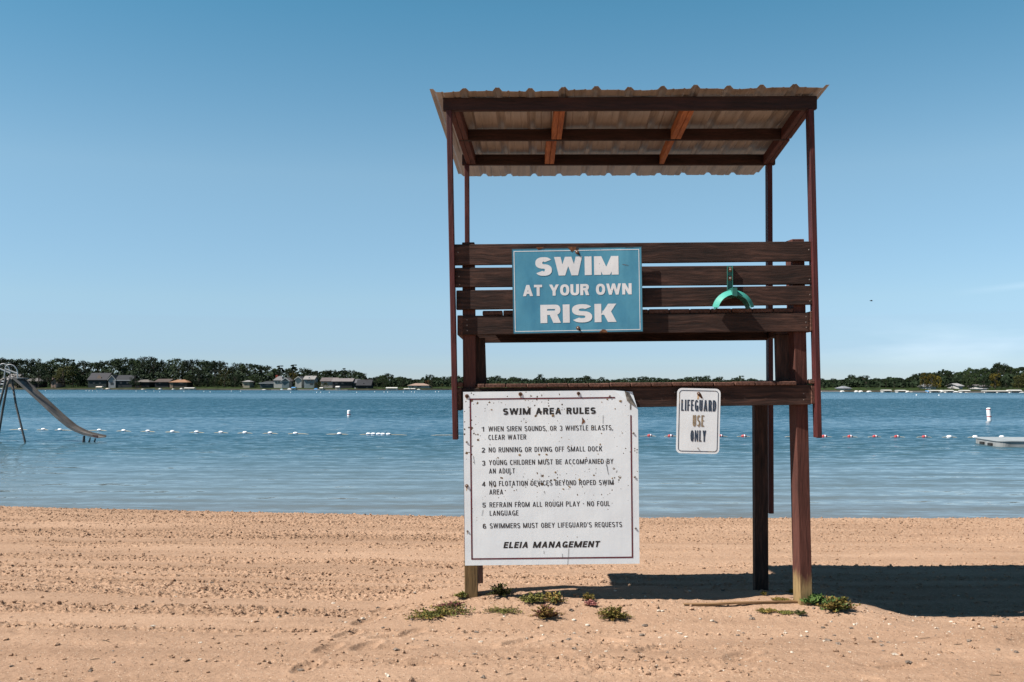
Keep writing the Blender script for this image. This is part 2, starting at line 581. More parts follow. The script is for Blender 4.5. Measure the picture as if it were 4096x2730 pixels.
def beach(X, Y):
    z = beach_smooth(X, Y)
    m = rough_mask(X, Y)
    wx = X + 0.02 * perlin(X * 9, Y * 9, 21)
    wy = Y + 0.02 * perlin(X * 9, Y * 9, 22)
    c1 = np.clip(perlin(wx * 15, wy * 17, 23) - 0.02, 0, 1)
    c2 = np.clip(perlin(wx * 27, wy * 31, 24) - 0.05, 0, 1)
    c3 = perlin(wx * 5, wy * 6, 25)
    lum = np.clip(perlin(wx * 3.1, wy * 3.7, 27) + 0.25, 0, 1)
    z = z + m * (0.023 * c1 ** 0.7 * (0.4 + lum) + 0.034 * c2 ** 0.7 + 0.005 * c3)
    z = z + 0.004 * perlin(wx * 17, wy * 17, 26) + 0.006 * perlin(X * 4, Y * 4, 28)
    # footprints, and the smooth dish a wheel left on the right
    for fx, fy, fa in FEET:
        dx, dy = X - fx, Y - fy
        u, v = dx * math.cos(fa) + dy * math.sin(fa), dy * math.cos(fa) - dx * math.sin(fa)
        q = (u / .13) ** 2 + (v / .055) ** 2
        z = z - .020 * np.exp(-q * q * .7) + .007 * np.exp(-((q - 1.7) / .6) ** 2)
    q = ((X - 2.42) / .42) ** 2 + ((Y - 6.33) / .17) ** 2
    z = z * 1.0 - .018 * np.exp(-q * q)
    # prints and scuffs in the near sand
    z = z - 0.020 * np.clip(perlin(X * 3.3, Y * 4.2, 29) - 0.30, 0, 1) * 3 * sstep(7.2, 6.2, Y)
    return z


def axis_grid(parts):
    out = [parts[0][0]]
    for (a, b, s0, s1) in parts:
        x, L = a, b - a
        while x < b - 1e-6:
            t = (x - a) / L
            x = min(b, x + s0 + (s1 - s0) * t)
            out.append(x)
    return np.array(out)


xs_pos = axis_grid([(0, 3.4, .0095, .0095), (3.4, 10.7, .0095, .026), (10.7, 60, .1, 6), (60, 900, 20, 200)])
xs = np.concatenate([-xs_pos[::-1][:-1], xs_pos])
ys = np.concatenate([np.array([-300., -120, -50, -20, -8, -2, 1, 2.5, 3.5, 4.2]),
                     axis_grid([(4.5, 8.5, .009, .011), (8.5, 16.6, .011, .020), (16.6, 30, .1, 2), (30, 520, 10, 100)])])
XX, YY = np.meshgrid(xs, ys)
ZZ = beach(XX, YY)
far = (np.abs(XX) > 10.6) | (YY > 17.2) | (YY < 4.4)
ZZ = np.where(far, beach_smooth(XX, YY), ZZ)
nr, nc = XX.shape
me = bpy.data.meshes.new("sand_beach")
co = np.stack([XX, YY, ZZ], -1).reshape(-1, 3).astype(np.float32)
idx = np.arange(nr * nc).reshape(nr, nc)
quads = np.stack([idx[:-1, :-1], idx[:-1, 1:], idx[1:, 1:], idx[1:, :-1]], -1).reshape(-1, 4)
me.vertices.add(len(co))
me.vertices.foreach_set("co", co.ravel())
me.loops.add(quads.size)
me.loops.foreach_set("vertex_index", quads.ravel().astype(np.int32))
me.polygons.add(len(quads))
me.polygons.foreach_set("loop_start", np.arange(0, quads.size, 4, dtype=np.int32))
me.polygons.foreach_set("use_smooth", np.ones(len(quads), dtype=bool))
me.update(calc_edges=True)
me.materials.append(sand_mat)
tag(link(bpy.data.objects.new("sand_beach", me)), kind="structure")


def on_beach(px, py):
    """the point of the sand seen at a photo pixel"""
    Y = 7.0
    for _ in range(40):
        X = (px - CX) / F * Y
        z = float(beach_smooth(X, Y))
        Y = 0.5 * Y + 0.5 * F * (EYE - z) / (py - HY)
    X = (px - CX) / F * Y
    return Vector((X, Y, float(beach(X, Y))))


# loose clods and pebbles: nobody could count them
def lumps(name, count, rfun, m, seed, mask=None, xr=(-6.5, 6.5), yr=(4.7, 14.7), sub=1, flat=0.7, sink=0.3, pw=1.6):
    r = np.random.RandomState(seed)
    bm = bmesh.new()
    bmesh.ops.create_icosphere(bm, subdivisions=sub, radius=1)
    bv = np.array([v.co[:] for v in bm.verts])
    bf = np.array([[v.index for v in f.verts] for f in bm.faces])
    bm.free()
    X = r.uniform(*xr, count * 6)
    Y = yr[0] + (yr[1] - yr[0]) * r.uniform(0, 1, count * 6) ** pw
    keep = np.abs(X) < 0.56 * Y + 2.0
    if mask is not None:
        keep &= r.uniform(0, 1, len(X)) < mask(X, Y)
    X, Y = X[keep][:count], Y[keep][:count]
    k = len(X)
    ok = np.interp(X, _SHX, _SHY) - Y > .02
    X, Y = X[ok], Y[ok]
    k = len(X)
    Z = beach(X, Y)
    R = rfun(r, k)
    V = bv[None] * (1 + 0.28 * r.normal(size=(k, len(bv), 1))) * R[:, None, None]
    V *= np.stack([r.uniform(.8, 1.4, k), r.uniform(.8, 1.3, k), np.full(k, flat) * r.uniform(.7, 1.2, k)], -1)[:, None, :]
    a = r.uniform(0, 6.28, k)
    ca, sa = np.cos(a)[:, None], np.sin(a)[:, None]
    V = np.stack([V[..., 0] * ca - V[..., 1] * sa, V[..., 0] * sa + V[..., 1] * ca, V[..., 2]], -1)
    V += np.stack([X, Y, Z + R * flat * (0.6 - sink)], -1)[:, None, :]
    Fc = (bf[None] + (np.arange(k) * len(bv))[:, None, None]).reshape(-1, 3)
    me = bpy.data.meshes.new(name)
    me.from_pydata(V.reshape(-1, 3).tolist(), [], Fc.tolist())
    me.materials.append(m)
    return tag(link(bpy.data.objects.new(name, me)), kind="stuff")


tag(lumps("sand_clods", 135000, lambda r, k: 0.0030 + 0.0135 * r.uniform(0, 1, k) ** 9, sand_mat, 31, lambda X, Y: 0.05 + 0.95 * np.clip(rough_mask(X, Y), 0, 1) ** 1.2, xr=(-10.5, 10.5), yr=(4.0, 16.2), flat=.85, pw=1.15),
    "crumbs of dried sand scattered over the raked beach", "sand clods")
pebble_pale = plain("pale_pebble", (0.46, 0.40, 0.33), 0.8, 0, 0.4, 14)
pebble_dark = plain("grey_pebble", (0.15, 0.115, 0.09), 0.8, 0, 0.5, 14)
near_tower = lambda X, Y: 0.10 + 0.9 * np.exp(-((Y - 6.5) / .8) ** 2) * sstep(-2.2, -.3, X)
tag(lumps("pale_pebbles", 420, lambda r, k: 0.004 + 0.009 * r.uniform(0, 1, k) ** 3, pebble_pale, 41, near_tower, yr=(4.8, 9.5), sub=2, flat=.6),
    "pale pebbles scattered in the sand round the tower's foot", "pebbles")
tag(lumps("grey_pebbles", 420, lambda r, k: 0.004 + 0.012 * r.uniform(0, 1, k) ** 3, pebble_dark, 43, near_tower, yr=(4.8, 9.5), sub=2, flat=.6),
    "dark grey pebbles scattered in the sand round the tower's foot", "pebbles")

tr = random.Random(77)
tm = MB()
for _ in range(46):
    ty = tr.uniform(4.9, 9.0)
    tx = tr.uniform(-.5, .5) * ty
    ta, tl = tr.uniform(0, 3.14), tr.uniform(.02, .075)
    tp = []
    for k in range(4):
        t = (k / 3 - .5) * tl
        X_, Y_ = tx + t * math.cos(ta) + tr.uniform(-.003, .003), ty + t * math.sin(ta)
        tp.append((X_, Y_, float(beach(X_, Y_)) + .004))
    tm.tube(tp, [.0014, .0022, .002, .0012], 5)
tag(tm.build("twigs", plain("dry_twig", (.10, .07, .045), .9, 0, .5, 30)), "dry twigs scattered over the sand", "twigs", kind="stuff")

# ------------------------------------------------------------------ the lake
def water_material():
    m, n, l, b = mat("lake_water")
    geo = N(n, l, "ShaderNodeNewGeometry").outputs["Position"]
    sep = N(n, l, "ShaderNodeSeparateXYZ", {0: geo})
    y = sep.outputs["Y"]
    # column of water over the bed: shallow by the beach
    depth = mth(n, l, 'DIVIDE', mth(n, l, 'SUBTRACT', y, 14.2), 26.0, True)
    c = ramp(n, l, depth, [(0.0, (0.120, 0.118, 0.108)), (0.16, (0.110, 0.135, 0.138)), (0.55, (0.045, 0.088, 0.108)), (1.0, (0.016, 0.056, 0.082))])
    l.new(c, b.inputs["Base Color"])
    b.inputs["IOR"].default_value = 1.33
    b.inputs["Roughness"].default_value = 0.06
    # wind lanes lying along the lake: ruffled and calmer water, their edges broken up by noise
    p1 = noise(n, l, geo, 1.0, 4, 0.6, (0.010, 0.055, 1))
    p2 = noise(n, l, geo, 1.0, 4, 0.65, (0.05, 0.30, 1))
    wob = mth(n, l, 'ADD', mth(n, l, 'MULTIPLY', mth(n, l, 'SUBTRACT', p1, 0.5), 0.30), mth(n, l, 'MULTIPLY', mth(n, l, 'SUBTRACT', p2, 0.5), 0.10))
    lane = mth(n, l, 'MULTIPLY', mth(n, l, 'LOGARITHM', mth(n, l, 'MAXIMUM', mth(n, l, 'DIVIDE', y, 14.0), 1.0), math.e), 1.0 / math.log(400.0 / 14.0))
    lane = mth(n, l, 'ADD', lane, wob)
    gust = ramp(n, l, lane, [(0.0000, (0.10,) * 3), (0.1209, (0.14,) * 3), (0.1959, (0.34,) * 3), (0.2558, (0.60,) * 3), (0.3277, (0.55,) * 3), (0.3483, (0.26,) * 3), (0.4081, (0.30,) * 3), (0.4534, (0.66,) * 3), (0.5345, (0.95,) * 3), (0.6826, (1.00,) * 3), (0.7114, (0.34,) * 3), (0.8006, (0.30,) * 3), (0.8323, (0.72,) * 3), (1.0000, (0.75,) * 3)])
    gust = mth(n, l, 'MULTIPLY', N(n, l, "ShaderNodeSeparateColor", {0: gust}).outputs[0], mth(n, l, 'ADD', 0.55, mth(n, l, 'MULTIPLY', p2, 0.9)))
    def slopes(scale, mapscale, detail, rough):
        v = N(n, l, "ShaderNodeMapping", {"Vector": geo, "Scale": mapscale}).outputs[0]
        t = N(n, l, "ShaderNodeTexNoise", {"Vector": v, "Scale": scale, "Detail": detail, "Roughness": rough})
        q = N(n, l, "ShaderNodeSeparateColor", {0: t.outputs["Color"]})
        return mth(n, l, 'SUBTRACT', q.outputs[0], 0.5), mth(n, l, 'SUBTRACT', q.outputs[1], 0.5)

    x1, y1 = slopes(1.0, (2.6, 6.5, 1), 4, 0.6)
    x2, y2 = slopes(1.0, (0.9, 2.1, 1), 3, 0.55)
    x3, y3 = slopes(1.0, (0.13, 1.6, 1), 3, 0.5)
    near = mth(n, l, 'SUBTRACT', 1.0, mth(n, l, 'DIVIDE', mth(n, l, 'SUBTRACT', y, 14.0), 24.0, True), True)
    amp = mth(n, l, 'ADD', 0.20, mth(n, l, 'MULTIPLY', gust, 0.85))
    sx = mth(n, l, 'MULTIPLY', mth(n, l, 'ADD', x1, mth(n, l, 'MULTIPLY', x2, 0.6)), mth(n, l, 'MULTIPLY', amp, 0.8))
    sy = mth(n, l, 'MULTIPLY', mth(n, l, 'ADD', y1, mth(n, l, 'MULTIPLY', y2, 0.8)), amp)
    sy = mth(n, l, 'ADD', sy, mth(n, l, 'MULTIPLY', mth(n, l, 'MULTIPLY', y3, near), 0.50))
    # low over the water one sees mostly the slopes that face the beach
    sy = mth(n, l, 'SUBTRACT', sy, mth(n, l, 'ADD', 0.035, mth(n, l, 'MULTIPLY', gust, 0.17)))
    cv = N(n, l, "ShaderNodeCombineXYZ", {"X": sx, "Y": sy, "Z": 1.0}).outputs[0]
    nv = N(n, l, "ShaderNodeVectorMath", {0: cv}, operation='NORMALIZE').outputs[0]
    l.new(nv, b.inputs["Normal"])
    return m


mw = MB()
ysw = [11.0, 14, 17, 22, 30, 45, 70, 120, 200, 300, 420, 640]
xsw = [-700, -250, -80, -30, -12, 0, 12, 30, 80, 250, 700]
mw.add([(x, y, WATER_Z) for y in ysw for x in xsw],
       [(j * 11 + i, j * 11 + i + 1, (j + 1) * 11 + i + 1, (j + 1) * 11 + i) for j in range(len(ysw) - 1) for i in range(10)])
water_o = mw.build("lake_water", water_material())
tag(water_o, kind="structure")

# ------------------------------------------------------------------ the far shore
FSX = [-600, 0, 420, 900, 1500, 1850, 2500, 3150, 3300, 3700, 4100, 4700]
FSY = [395, 386, 382, 355, 335, 360, 470, 330, 268, 247, 238, 225]


def far_y(px):
    return float(np.interp(px, FSX, FSY))


grass = plain("lawn_grass", (0.022, 0.036, 0.010), 0.95, 0, 0.5, 0.25, 0.1)
bank = plain("dark_bank", (0.035, 0.032, 0.024), 0.95, 0, 0.5, 0.4, 0.1)
ms = MB()
pxs = list(range(-700, 4800, 55))
prof = [(-3, -1.2, 1), (0, 0.02, 1), (1.2, 0.50, 0), (14, 0.9, 0), (40, 2.0, 0), (90, 3.2, 0), (260, 4.5, 0)]
vs = []
for px in pxs:
    for (dy, dz, _) in prof:
        Y = far_y(px) + dy + RNG.uniform(-.4, .4)
        vs.append(((px - CX) / F * Y, Y, WATER_Z + dz))
k = len(prof)
for i in range(len(pxs) - 1):
    for j in range(k - 1):
        ms.f.append((i * k + j, (i + 1) * k + j, (i + 1) * k + j + 1, i * k + j + 1))
        ms.m.append(1 if j < 2 else 0)
ms.v = vs
tag(ms.build("far_shore", [grass, bank], smooth=True), kind="structure")


def shore_point(px, dy):
    Y = far_y(px) + dy
    dz = float(np.interp(dy, [p[0] for p in prof], [p[1] for p in prof]))
    return Vector(((px - CX) / F * Y, Y, WATER_Z + dz))


def leaf_mat(name, c, var=0.45):
    m, n, l, b = mat(name)
    geo = N(n, l, "ShaderNodeNewGeometry")
    info = N(n, l, "ShaderNodeObjectInfo")
    f = noise(n, l, geo.outputs["Position"], 0.7, 3)
    f = mth(n, l, 'ADD', mth(n, l, 'MULTIPLY', f, 0.5), mth(n, l, 'MULTIPLY', info.outputs["Random"], 0.5))
    lo = tuple(q * (1 - var) for q in c)
    hi = tuple(q * (1 + var) for q in c)
    l.new(ramp(n, l, f, [(0.25, lo), (0.75, hi)]), b.inputs["Base Color"])
    b.inputs["Roughness"].default_value = 0.8
    b.inputs["Specular IOR Level"].default_value = 0.15
    return m


bark = plain("bark", (0.05, 0.04, 0.03), 0.95)
lm_dark = leaf_mat("dark_green_foliage", (0.013, 0.023, 0.010))
lm_mid = leaf_mat("mid_green_foliage", (0.022, 0.035, 0.012))
lm_olive = leaf_mat("olive_foliage", (0.045, 0.046, 0.013))
lm_gold = leaf_mat("golden_foliage", (0.100, 0.078, 0.012), 0.9)
lm_pine = leaf_mat("pine_foliage", (0.010, 0.019, 0.011))
lm_rust = leaf_mat("rusty_foliage", (0.12, 0.055, 0.018))


def crown_mesh(name, kind, seed, leafm):
    """a tree one unit high standing on the origin: tapered trunk, limbs and leaf clumps"""
    r = random.Random(seed)
    m = MB()
    m.tube([(0, 0, -.03), (r.uniform(-.01, .01), 0, .3), (r.uniform(-.03, .03), r.uniform(-.02, .02), .75)], [.028, .02, .008], 6, 1)
    cl = []
    if kind == 'broad':
        for i in range(26):
            h = r.uniform(.14, .92)
            R = .40 * math.sqrt(max(.05, 1 - ((h - .48) / .56) ** 2)) * r.uniform(.55, 1.0)
            a = r.uniform(0, 6.283)
            cl.append((R * math.cos(a), R * math.sin(a), h, r.uniform(.09, .17)))
        cl.append((0, 0, .90, .12))
    elif kind == 'pine':
        for lv in range(8):
            h = .28 + lv * .092
            for q in range(4):
                a = r.uniform(0, 6.283)
                R = (.30 - .026 * lv) * r.uniform(.5, 1.05)
                cl.append((R * math.cos(a), R * math.sin(a), h + r.uniform(-.02, .03), r.uniform(.055, .085)))
        cl.append((0, 0, .95, .06))
    else:  # shrub
        for i in range(16):
            h = r.uniform(.1, .8)
            a = r.uniform(0, 6.283)
            R = .55 * math.sqrt(max(.05, 1 - ((h - .35) / .65) ** 2)) * r.uniform(.5, 1)
            cl.append((R * math.cos(a), R * math.sin(a), h, r.uniform(.14, .24)))
    for (x, y, z, s) in cl:
        if kind == 'pine':
            m.tube([(0, 0, z - .02), (x, y, z)], [.008, .003], 4, 1)
        elif r.random() < .4:
            m.tube([(0, 0, z * .6), (x * .8, y * .8, z)], [.009, .003], 4, 1)
        for q in range(64 if kind != 'pine' else 52):
            d = Vector((r.gauss(0, 1), r.gauss(0, 1), r.gauss(0, 1))).normalized()
            rad = s * r.uniform(.45, 1.05)
            p = Vector((x, y, z)) + Vector((d.x * rad, d.y * rad, d.z * rad * (.75 if kind != 'pine' else .32)))
            n1 = (d + Vector((r.gauss(0, .6), r.gauss(0, .6), r.gauss(0, .6)))).normalized()
            a = n1.orthogonal().normalized()
            b2 = n1.cross(a)
            t = r.uniform(0, 6.283)
            a, b2 = a * math.cos(t) + b2 * math.sin(t), b2 * math.cos(t) - a * math.sin(t)
            w = r.uniform(.014, .030)
            m.add([p - a * w, p - b2 * w * .7, p + a * w, p + b2 * w * .7], [(0, 1, 2, 3)], 0)
    me = bpy.data.meshes.new(name)
    me.from_pydata(m.v, [], m.f)
    me.materials.append(leafm)
    me.materials.append(bark)
    me.polygons.foreach_set("material_index", m.m)
    return me


CROWN = {}
for kd, lm, tg in (('broad', lm_dark, 'dark'), ('broad', lm_mid, 'mid'), ('broad', lm_olive, 'olive'), ('broad', lm_gold, 'gold'),
                   ('pine', lm_pine, 'pine'), ('broad', lm_rust, 'rust'), ('shrub', lm_mid, 'shrub'), ('shrub', lm_olive, 'olive_shrub')):
    CROWN[tg] = [crown_mesh("crown_" + tg, kd, 100 + s + hash(len(tg)) % 7 * 10, lm) for s in range(4 if tg in ('dark', 'mid') else 2)]


def tree(name, tg, px, dy, top_py, wide, label, cat, group=None):
    base = shore_point(px, dy)
    h = (EYE + (HY - top_py) / F * base.y) - base.z
    o = bpy.data.objects.new(name, RNG.choice(CROWN[tg]))
    link(o, None, base)
    o.scale = (h * wide, h * wide, h)
    o.rotation_euler = (0, 0, RNG.uniform(0, 6.28))
    tag(o, label, cat, group)
    return o


SKYL = [(-80, 1436), (0, 1431), (102, 1434), (120, 1445), (139, 1437), (157, 1433), (169, 1447), (194, 1446), (214, 1434), (255, 1430), (296, 1434), (309, 1449), (337, 1443),
        (377, 1447), (388, 1452), (404, 1443), (428, 1439), (461, 1430), (504, 1429), (536, 1435), (557, 1431), (565, 1444), (589, 1438), (601, 1424), (616, 1426), (627, 1442),
        (652, 1448), (669, 1453), (682, 1431), (714, 1430), (720, 1446), (769, 1438), (788, 1442), (812, 1438), (844, 1442), (876, 1442), (893, 1450), (907, 1461), (937, 1467),
        (953, 1452), (985, 1452), (1017, 1454), (1049, 1458), (1061, 1465), (1081, 1464), (1104, 1471), (1119, 1462), (1132, 1471), (1144, 1478), (1161, 1466), (1174, 1458), (1185, 1467),
        (1191, 1482), (1219, 1470), (1240, 1478), (1282, 1483), (1304, 1479), (1325, 1479), (1346, 1482), (1374, 1473), (1393, 1484), (1402, 1481), (1434, 1483), (1451, 1489), (1460, 1497),
        (1468, 1509), (1500, 1508), (1513, 1498), (1541, 1496), (1553, 1493), (1564, 1501), (1572, 1510), (1602, 1505), (1636, 1510), (1657, 1514), (1679, 1515), (1691, 1507), (1719, 1498),
        (1742, 1505), (1796, 1503), (1835, 1502), (1948, 1504), (1988, 1502), (2018, 1510), (2054, 1506), (2127, 1515), (2160, 1497), (2182, 1512), (2219, 1508), (2310, 1508), (2343, 1501),
        (2372, 1513), (2405, 1508), (2438, 1517), (2511, 1508), (2573, 1505), (2644, 1508), (2703, 1515), (2747, 1504), (2827, 1502), (2849, 1515), (2878, 1506), (2911, 1517), (2959, 1502),
        (2980, 1515), (3006, 1512), (3068, 1520), (3287, 1513), (3304, 1520), (3334, 1513), (3349, 1519), (3373, 1515), (3406, 1498), (3422, 1509), (3455, 1501), (3475, 1515), (3504, 1511),
        (3533, 1513), (3553, 1507), (3602, 1508), (3615, 1515), (3641, 1505), (3670, 1490), (3708, 1488), (3747, 1485), (3772, 1475), (3801, 1483), (3810, 1491), (3853, 1482), (3878, 1468),
        (3911, 1475), (3942, 1468), (3958, 1478), (3973, 1461), (3995, 1447), (4012, 1457), (4043, 1464), (4057, 1473), (4076, 1467), (4095, 1465), (4200, 1462)]
SKX, SKY = [p[0] for p in SKYL], [p[1] for p in SKYL]


def place_name(px):
    return ("on the shore left of the tower" if px < 1800 else
            "on the shore framed by the tower" if px < 3280 else "on the shore right of the tower")


# one tree for every crown that stands up in the skyline, then fillers between them
used = []
peaks = []
for i, (x, y) in enumerate(SKYL):
    yl = SKYL[i - 1][1] if i else 9e9
    yr = SKYL[i + 1][1] if i + 1 < len(SKYL) else 9e9
    if y <= yl and y <= yr:
        peaks.append((x, y))
fill = [(x, float(np.interp(x, SKX, SKY)) + 2.5) for x in np.arange(-60, 4180, 27)]
PINES = (1119, 1174, 1374, 1185)
for (x, y) in peaks + fill:
    if any(abs(x - u) < 11 for u in used):
        continue
    used.append(x)
    if min(abs(x - q) for q in PINES) < 6:
        lab = {1119: "dark pine with layered boughs, the shorter of two standing above the white house", 1174: "tall dark pine with layered boughs rising highest beside the small golden tree",
               1374: "dark pine top rising above the long grey roofed house"}.get(x, "dark pine beside the tallest pine")
        tree("pine_tree", 'pine', x, 24, y - 1, RNG.uniform(.75, .95), lab, "tree")
        continue
    tg = RNG.choice(['dark', 'dark', 'dark', 'mid', 'dark', 'mid'])
    lab = ("dark" if tg == 'dark' else "mid") + " green broadleaf tree in the wood " + place_name(x)
    hgt = 1560 - y
    tree("broadleaf_tree", tg, x, RNG.uniform(26, 42), y, RNG.uniform(.75, 1.05) * (1.0 if hgt > 70 else 1.35), lab, "tree", "trees in the wood along the far shore")

HOUSES_X = [(20, 70), (92, 155), (200, 232), (345, 432), (428, 530), (536, 600), (615, 680), (668, 752), (960, 1005), (1035, 1105), (1090, 1175), (1178, 1258), (1278, 1412), (1400, 1495), (1622, 1722), (3372, 3410), (3925, 3965)]
x = -40
while x < 4160:
    x += RNG.uniform(30, 46)
    if any(a + 9 < x < b - 9 for a, b in HOUSES_X) or 1830 < x < 3290 and RNG.random() < .55:
        continue
    sk = float(np.interp(x, SKX, SKY))
    tg = RNG.choice(['mid', 'dark', 'mid', 'dark', 'olive', 'dark'])
    y = 1562 - (1562 - sk) * RNG.uniform(.42, .86)
    by_house = any(a - 8 < x < b + 8 for a, b in HOUSES_X)
    dyt = RNG.uniform(3, 5) if by_house else RNG.uniform(12, 18)
    lab = {'mid': "lower mid green tree", 'dark': "lower dark green tree", 'olive': "lower olive green tree"}[tg] + " standing before the wood " + place_name(x)
    tree("broadleaf_tree", tg, x, dyt, y, RNG.uniform(.75, 1.25), lab, "tree", "lower trees before the wood")
for x in range(-30, 4150, 47):
    x = x + RNG.uniform(-15, 15)
    if any(a < x < b for a, b in HOUSES_X) and RNG.random() < .6 or 1830 < x < 3290:
        continue
    tg = RNG.choice(['shrub', 'shrub', 'olive_shrub'])
    tree("shrub", tg, x, RNG.uniform(3, 9), 1549 - RNG.uniform(0, 9) + (6 if x > 3300 else 0), RNG.uniform(.7, 1.2),
         ("green" if tg == 'shrub' else "olive") + " rounded shrub at the water's edge " + place_name(x), "shrub", "shrubs along the far water's edge")
for (x, top, w, lab) in ((1172, 1487, .75, "small golden yellow tree below the tallest pine"), (3982, 1491, .8, "bright golden tree left of the right picture edge"),
                         (3727, 1494, .8, "golden tree, right of the yellow topped tree on the right shore"), (3752, 1503, .7, "small golden tree low in the wood on the right shore"),
                         (3698, 1490, .7, "yellow topped tree, leftmost of the golden ones on the right shore")):
    tree("golden_tree", 'gold', x, 10 if x > 3000 else 15, top, w, lab, "tree")
tree("golden_tree", 'olive', 4075, 9, 1500, 1.1, "yellow green tree at the right picture edge", "tree")
tree("rust_tree", 'rust', 1712, 14, 1520, 1.0, "rusty brown tree beside the tan roofed house", "tree")
tree("rust_shrub", 'rust', 561, 6, 1543, 1.1, "rusty orange shrub on the far lawn before the chimney house", "shrub")
tree("willow_tree", 'mid', 1530, 8, 1512, 1.5, "wide drooping green tree beside the dark house at the water", "tree")
tree("round_shrub", 'olive_shrub', 1295, 5, 1522, 1.1, "round olive bush before the long grey roofed house", "shrub")

# the wood behind: one mass
r = random.Random(3)
mm = MB()
for q in range(26000):
    px = r.uniform(-120, 4220)
    back = q % 2
    Y = far_y(px) + (r.uniform(44, 62) if back else r.uniform(19, 25))
    base = WATER_Z + (2.0 if back else 1.0)
    top = EYE + (HY - float(np.interp(px, SKX, SKY)) - 7) / F * Y
    if not back:
        top = base + (top - base) * (.62 + .2 * math.sin(px * .071) * math.sin(px * .023 + 1))
    z = base + (top - base) * r.random() ** .8
    p = Vector(((px - CX) / F * Y, Y, z))
    n1 = Vector((r.gauss(0, 1), r.gauss(-1, .8), r.gauss(.5, .8))).normalized()
    a = n1.orthogonal().normalized()
    b2 = n1.cross(a)
    w = r.uniform(.35, .75)
    mm.add([p - a * w, p - b2 * w * .7, p + a * w, p + b2 * w * .7], [(0, 1, 2, 3)])
tag(mm.build("far_woodland", lm_dark), "dark green wood massed behind the trees of the far shore", "woodland", kind="stuff")

# ------------------------------------------------------------------ houses across the lake
glass = plain("dark_window_glass", (0.02, 0.025, 0.03), 0.1, 0, 0.2, 3, 0.6)
PAL = {}


def paint(c, rough=0.8):
    c = tuple(q * .60 for q in c)
    key = tuple(round(q, 3) for q in c)
    if key not in PAL:
        PAL[key] = plain("house_paint", c, rough, 0, 0.12, 0.8, 0.2)
    return PAL[key]


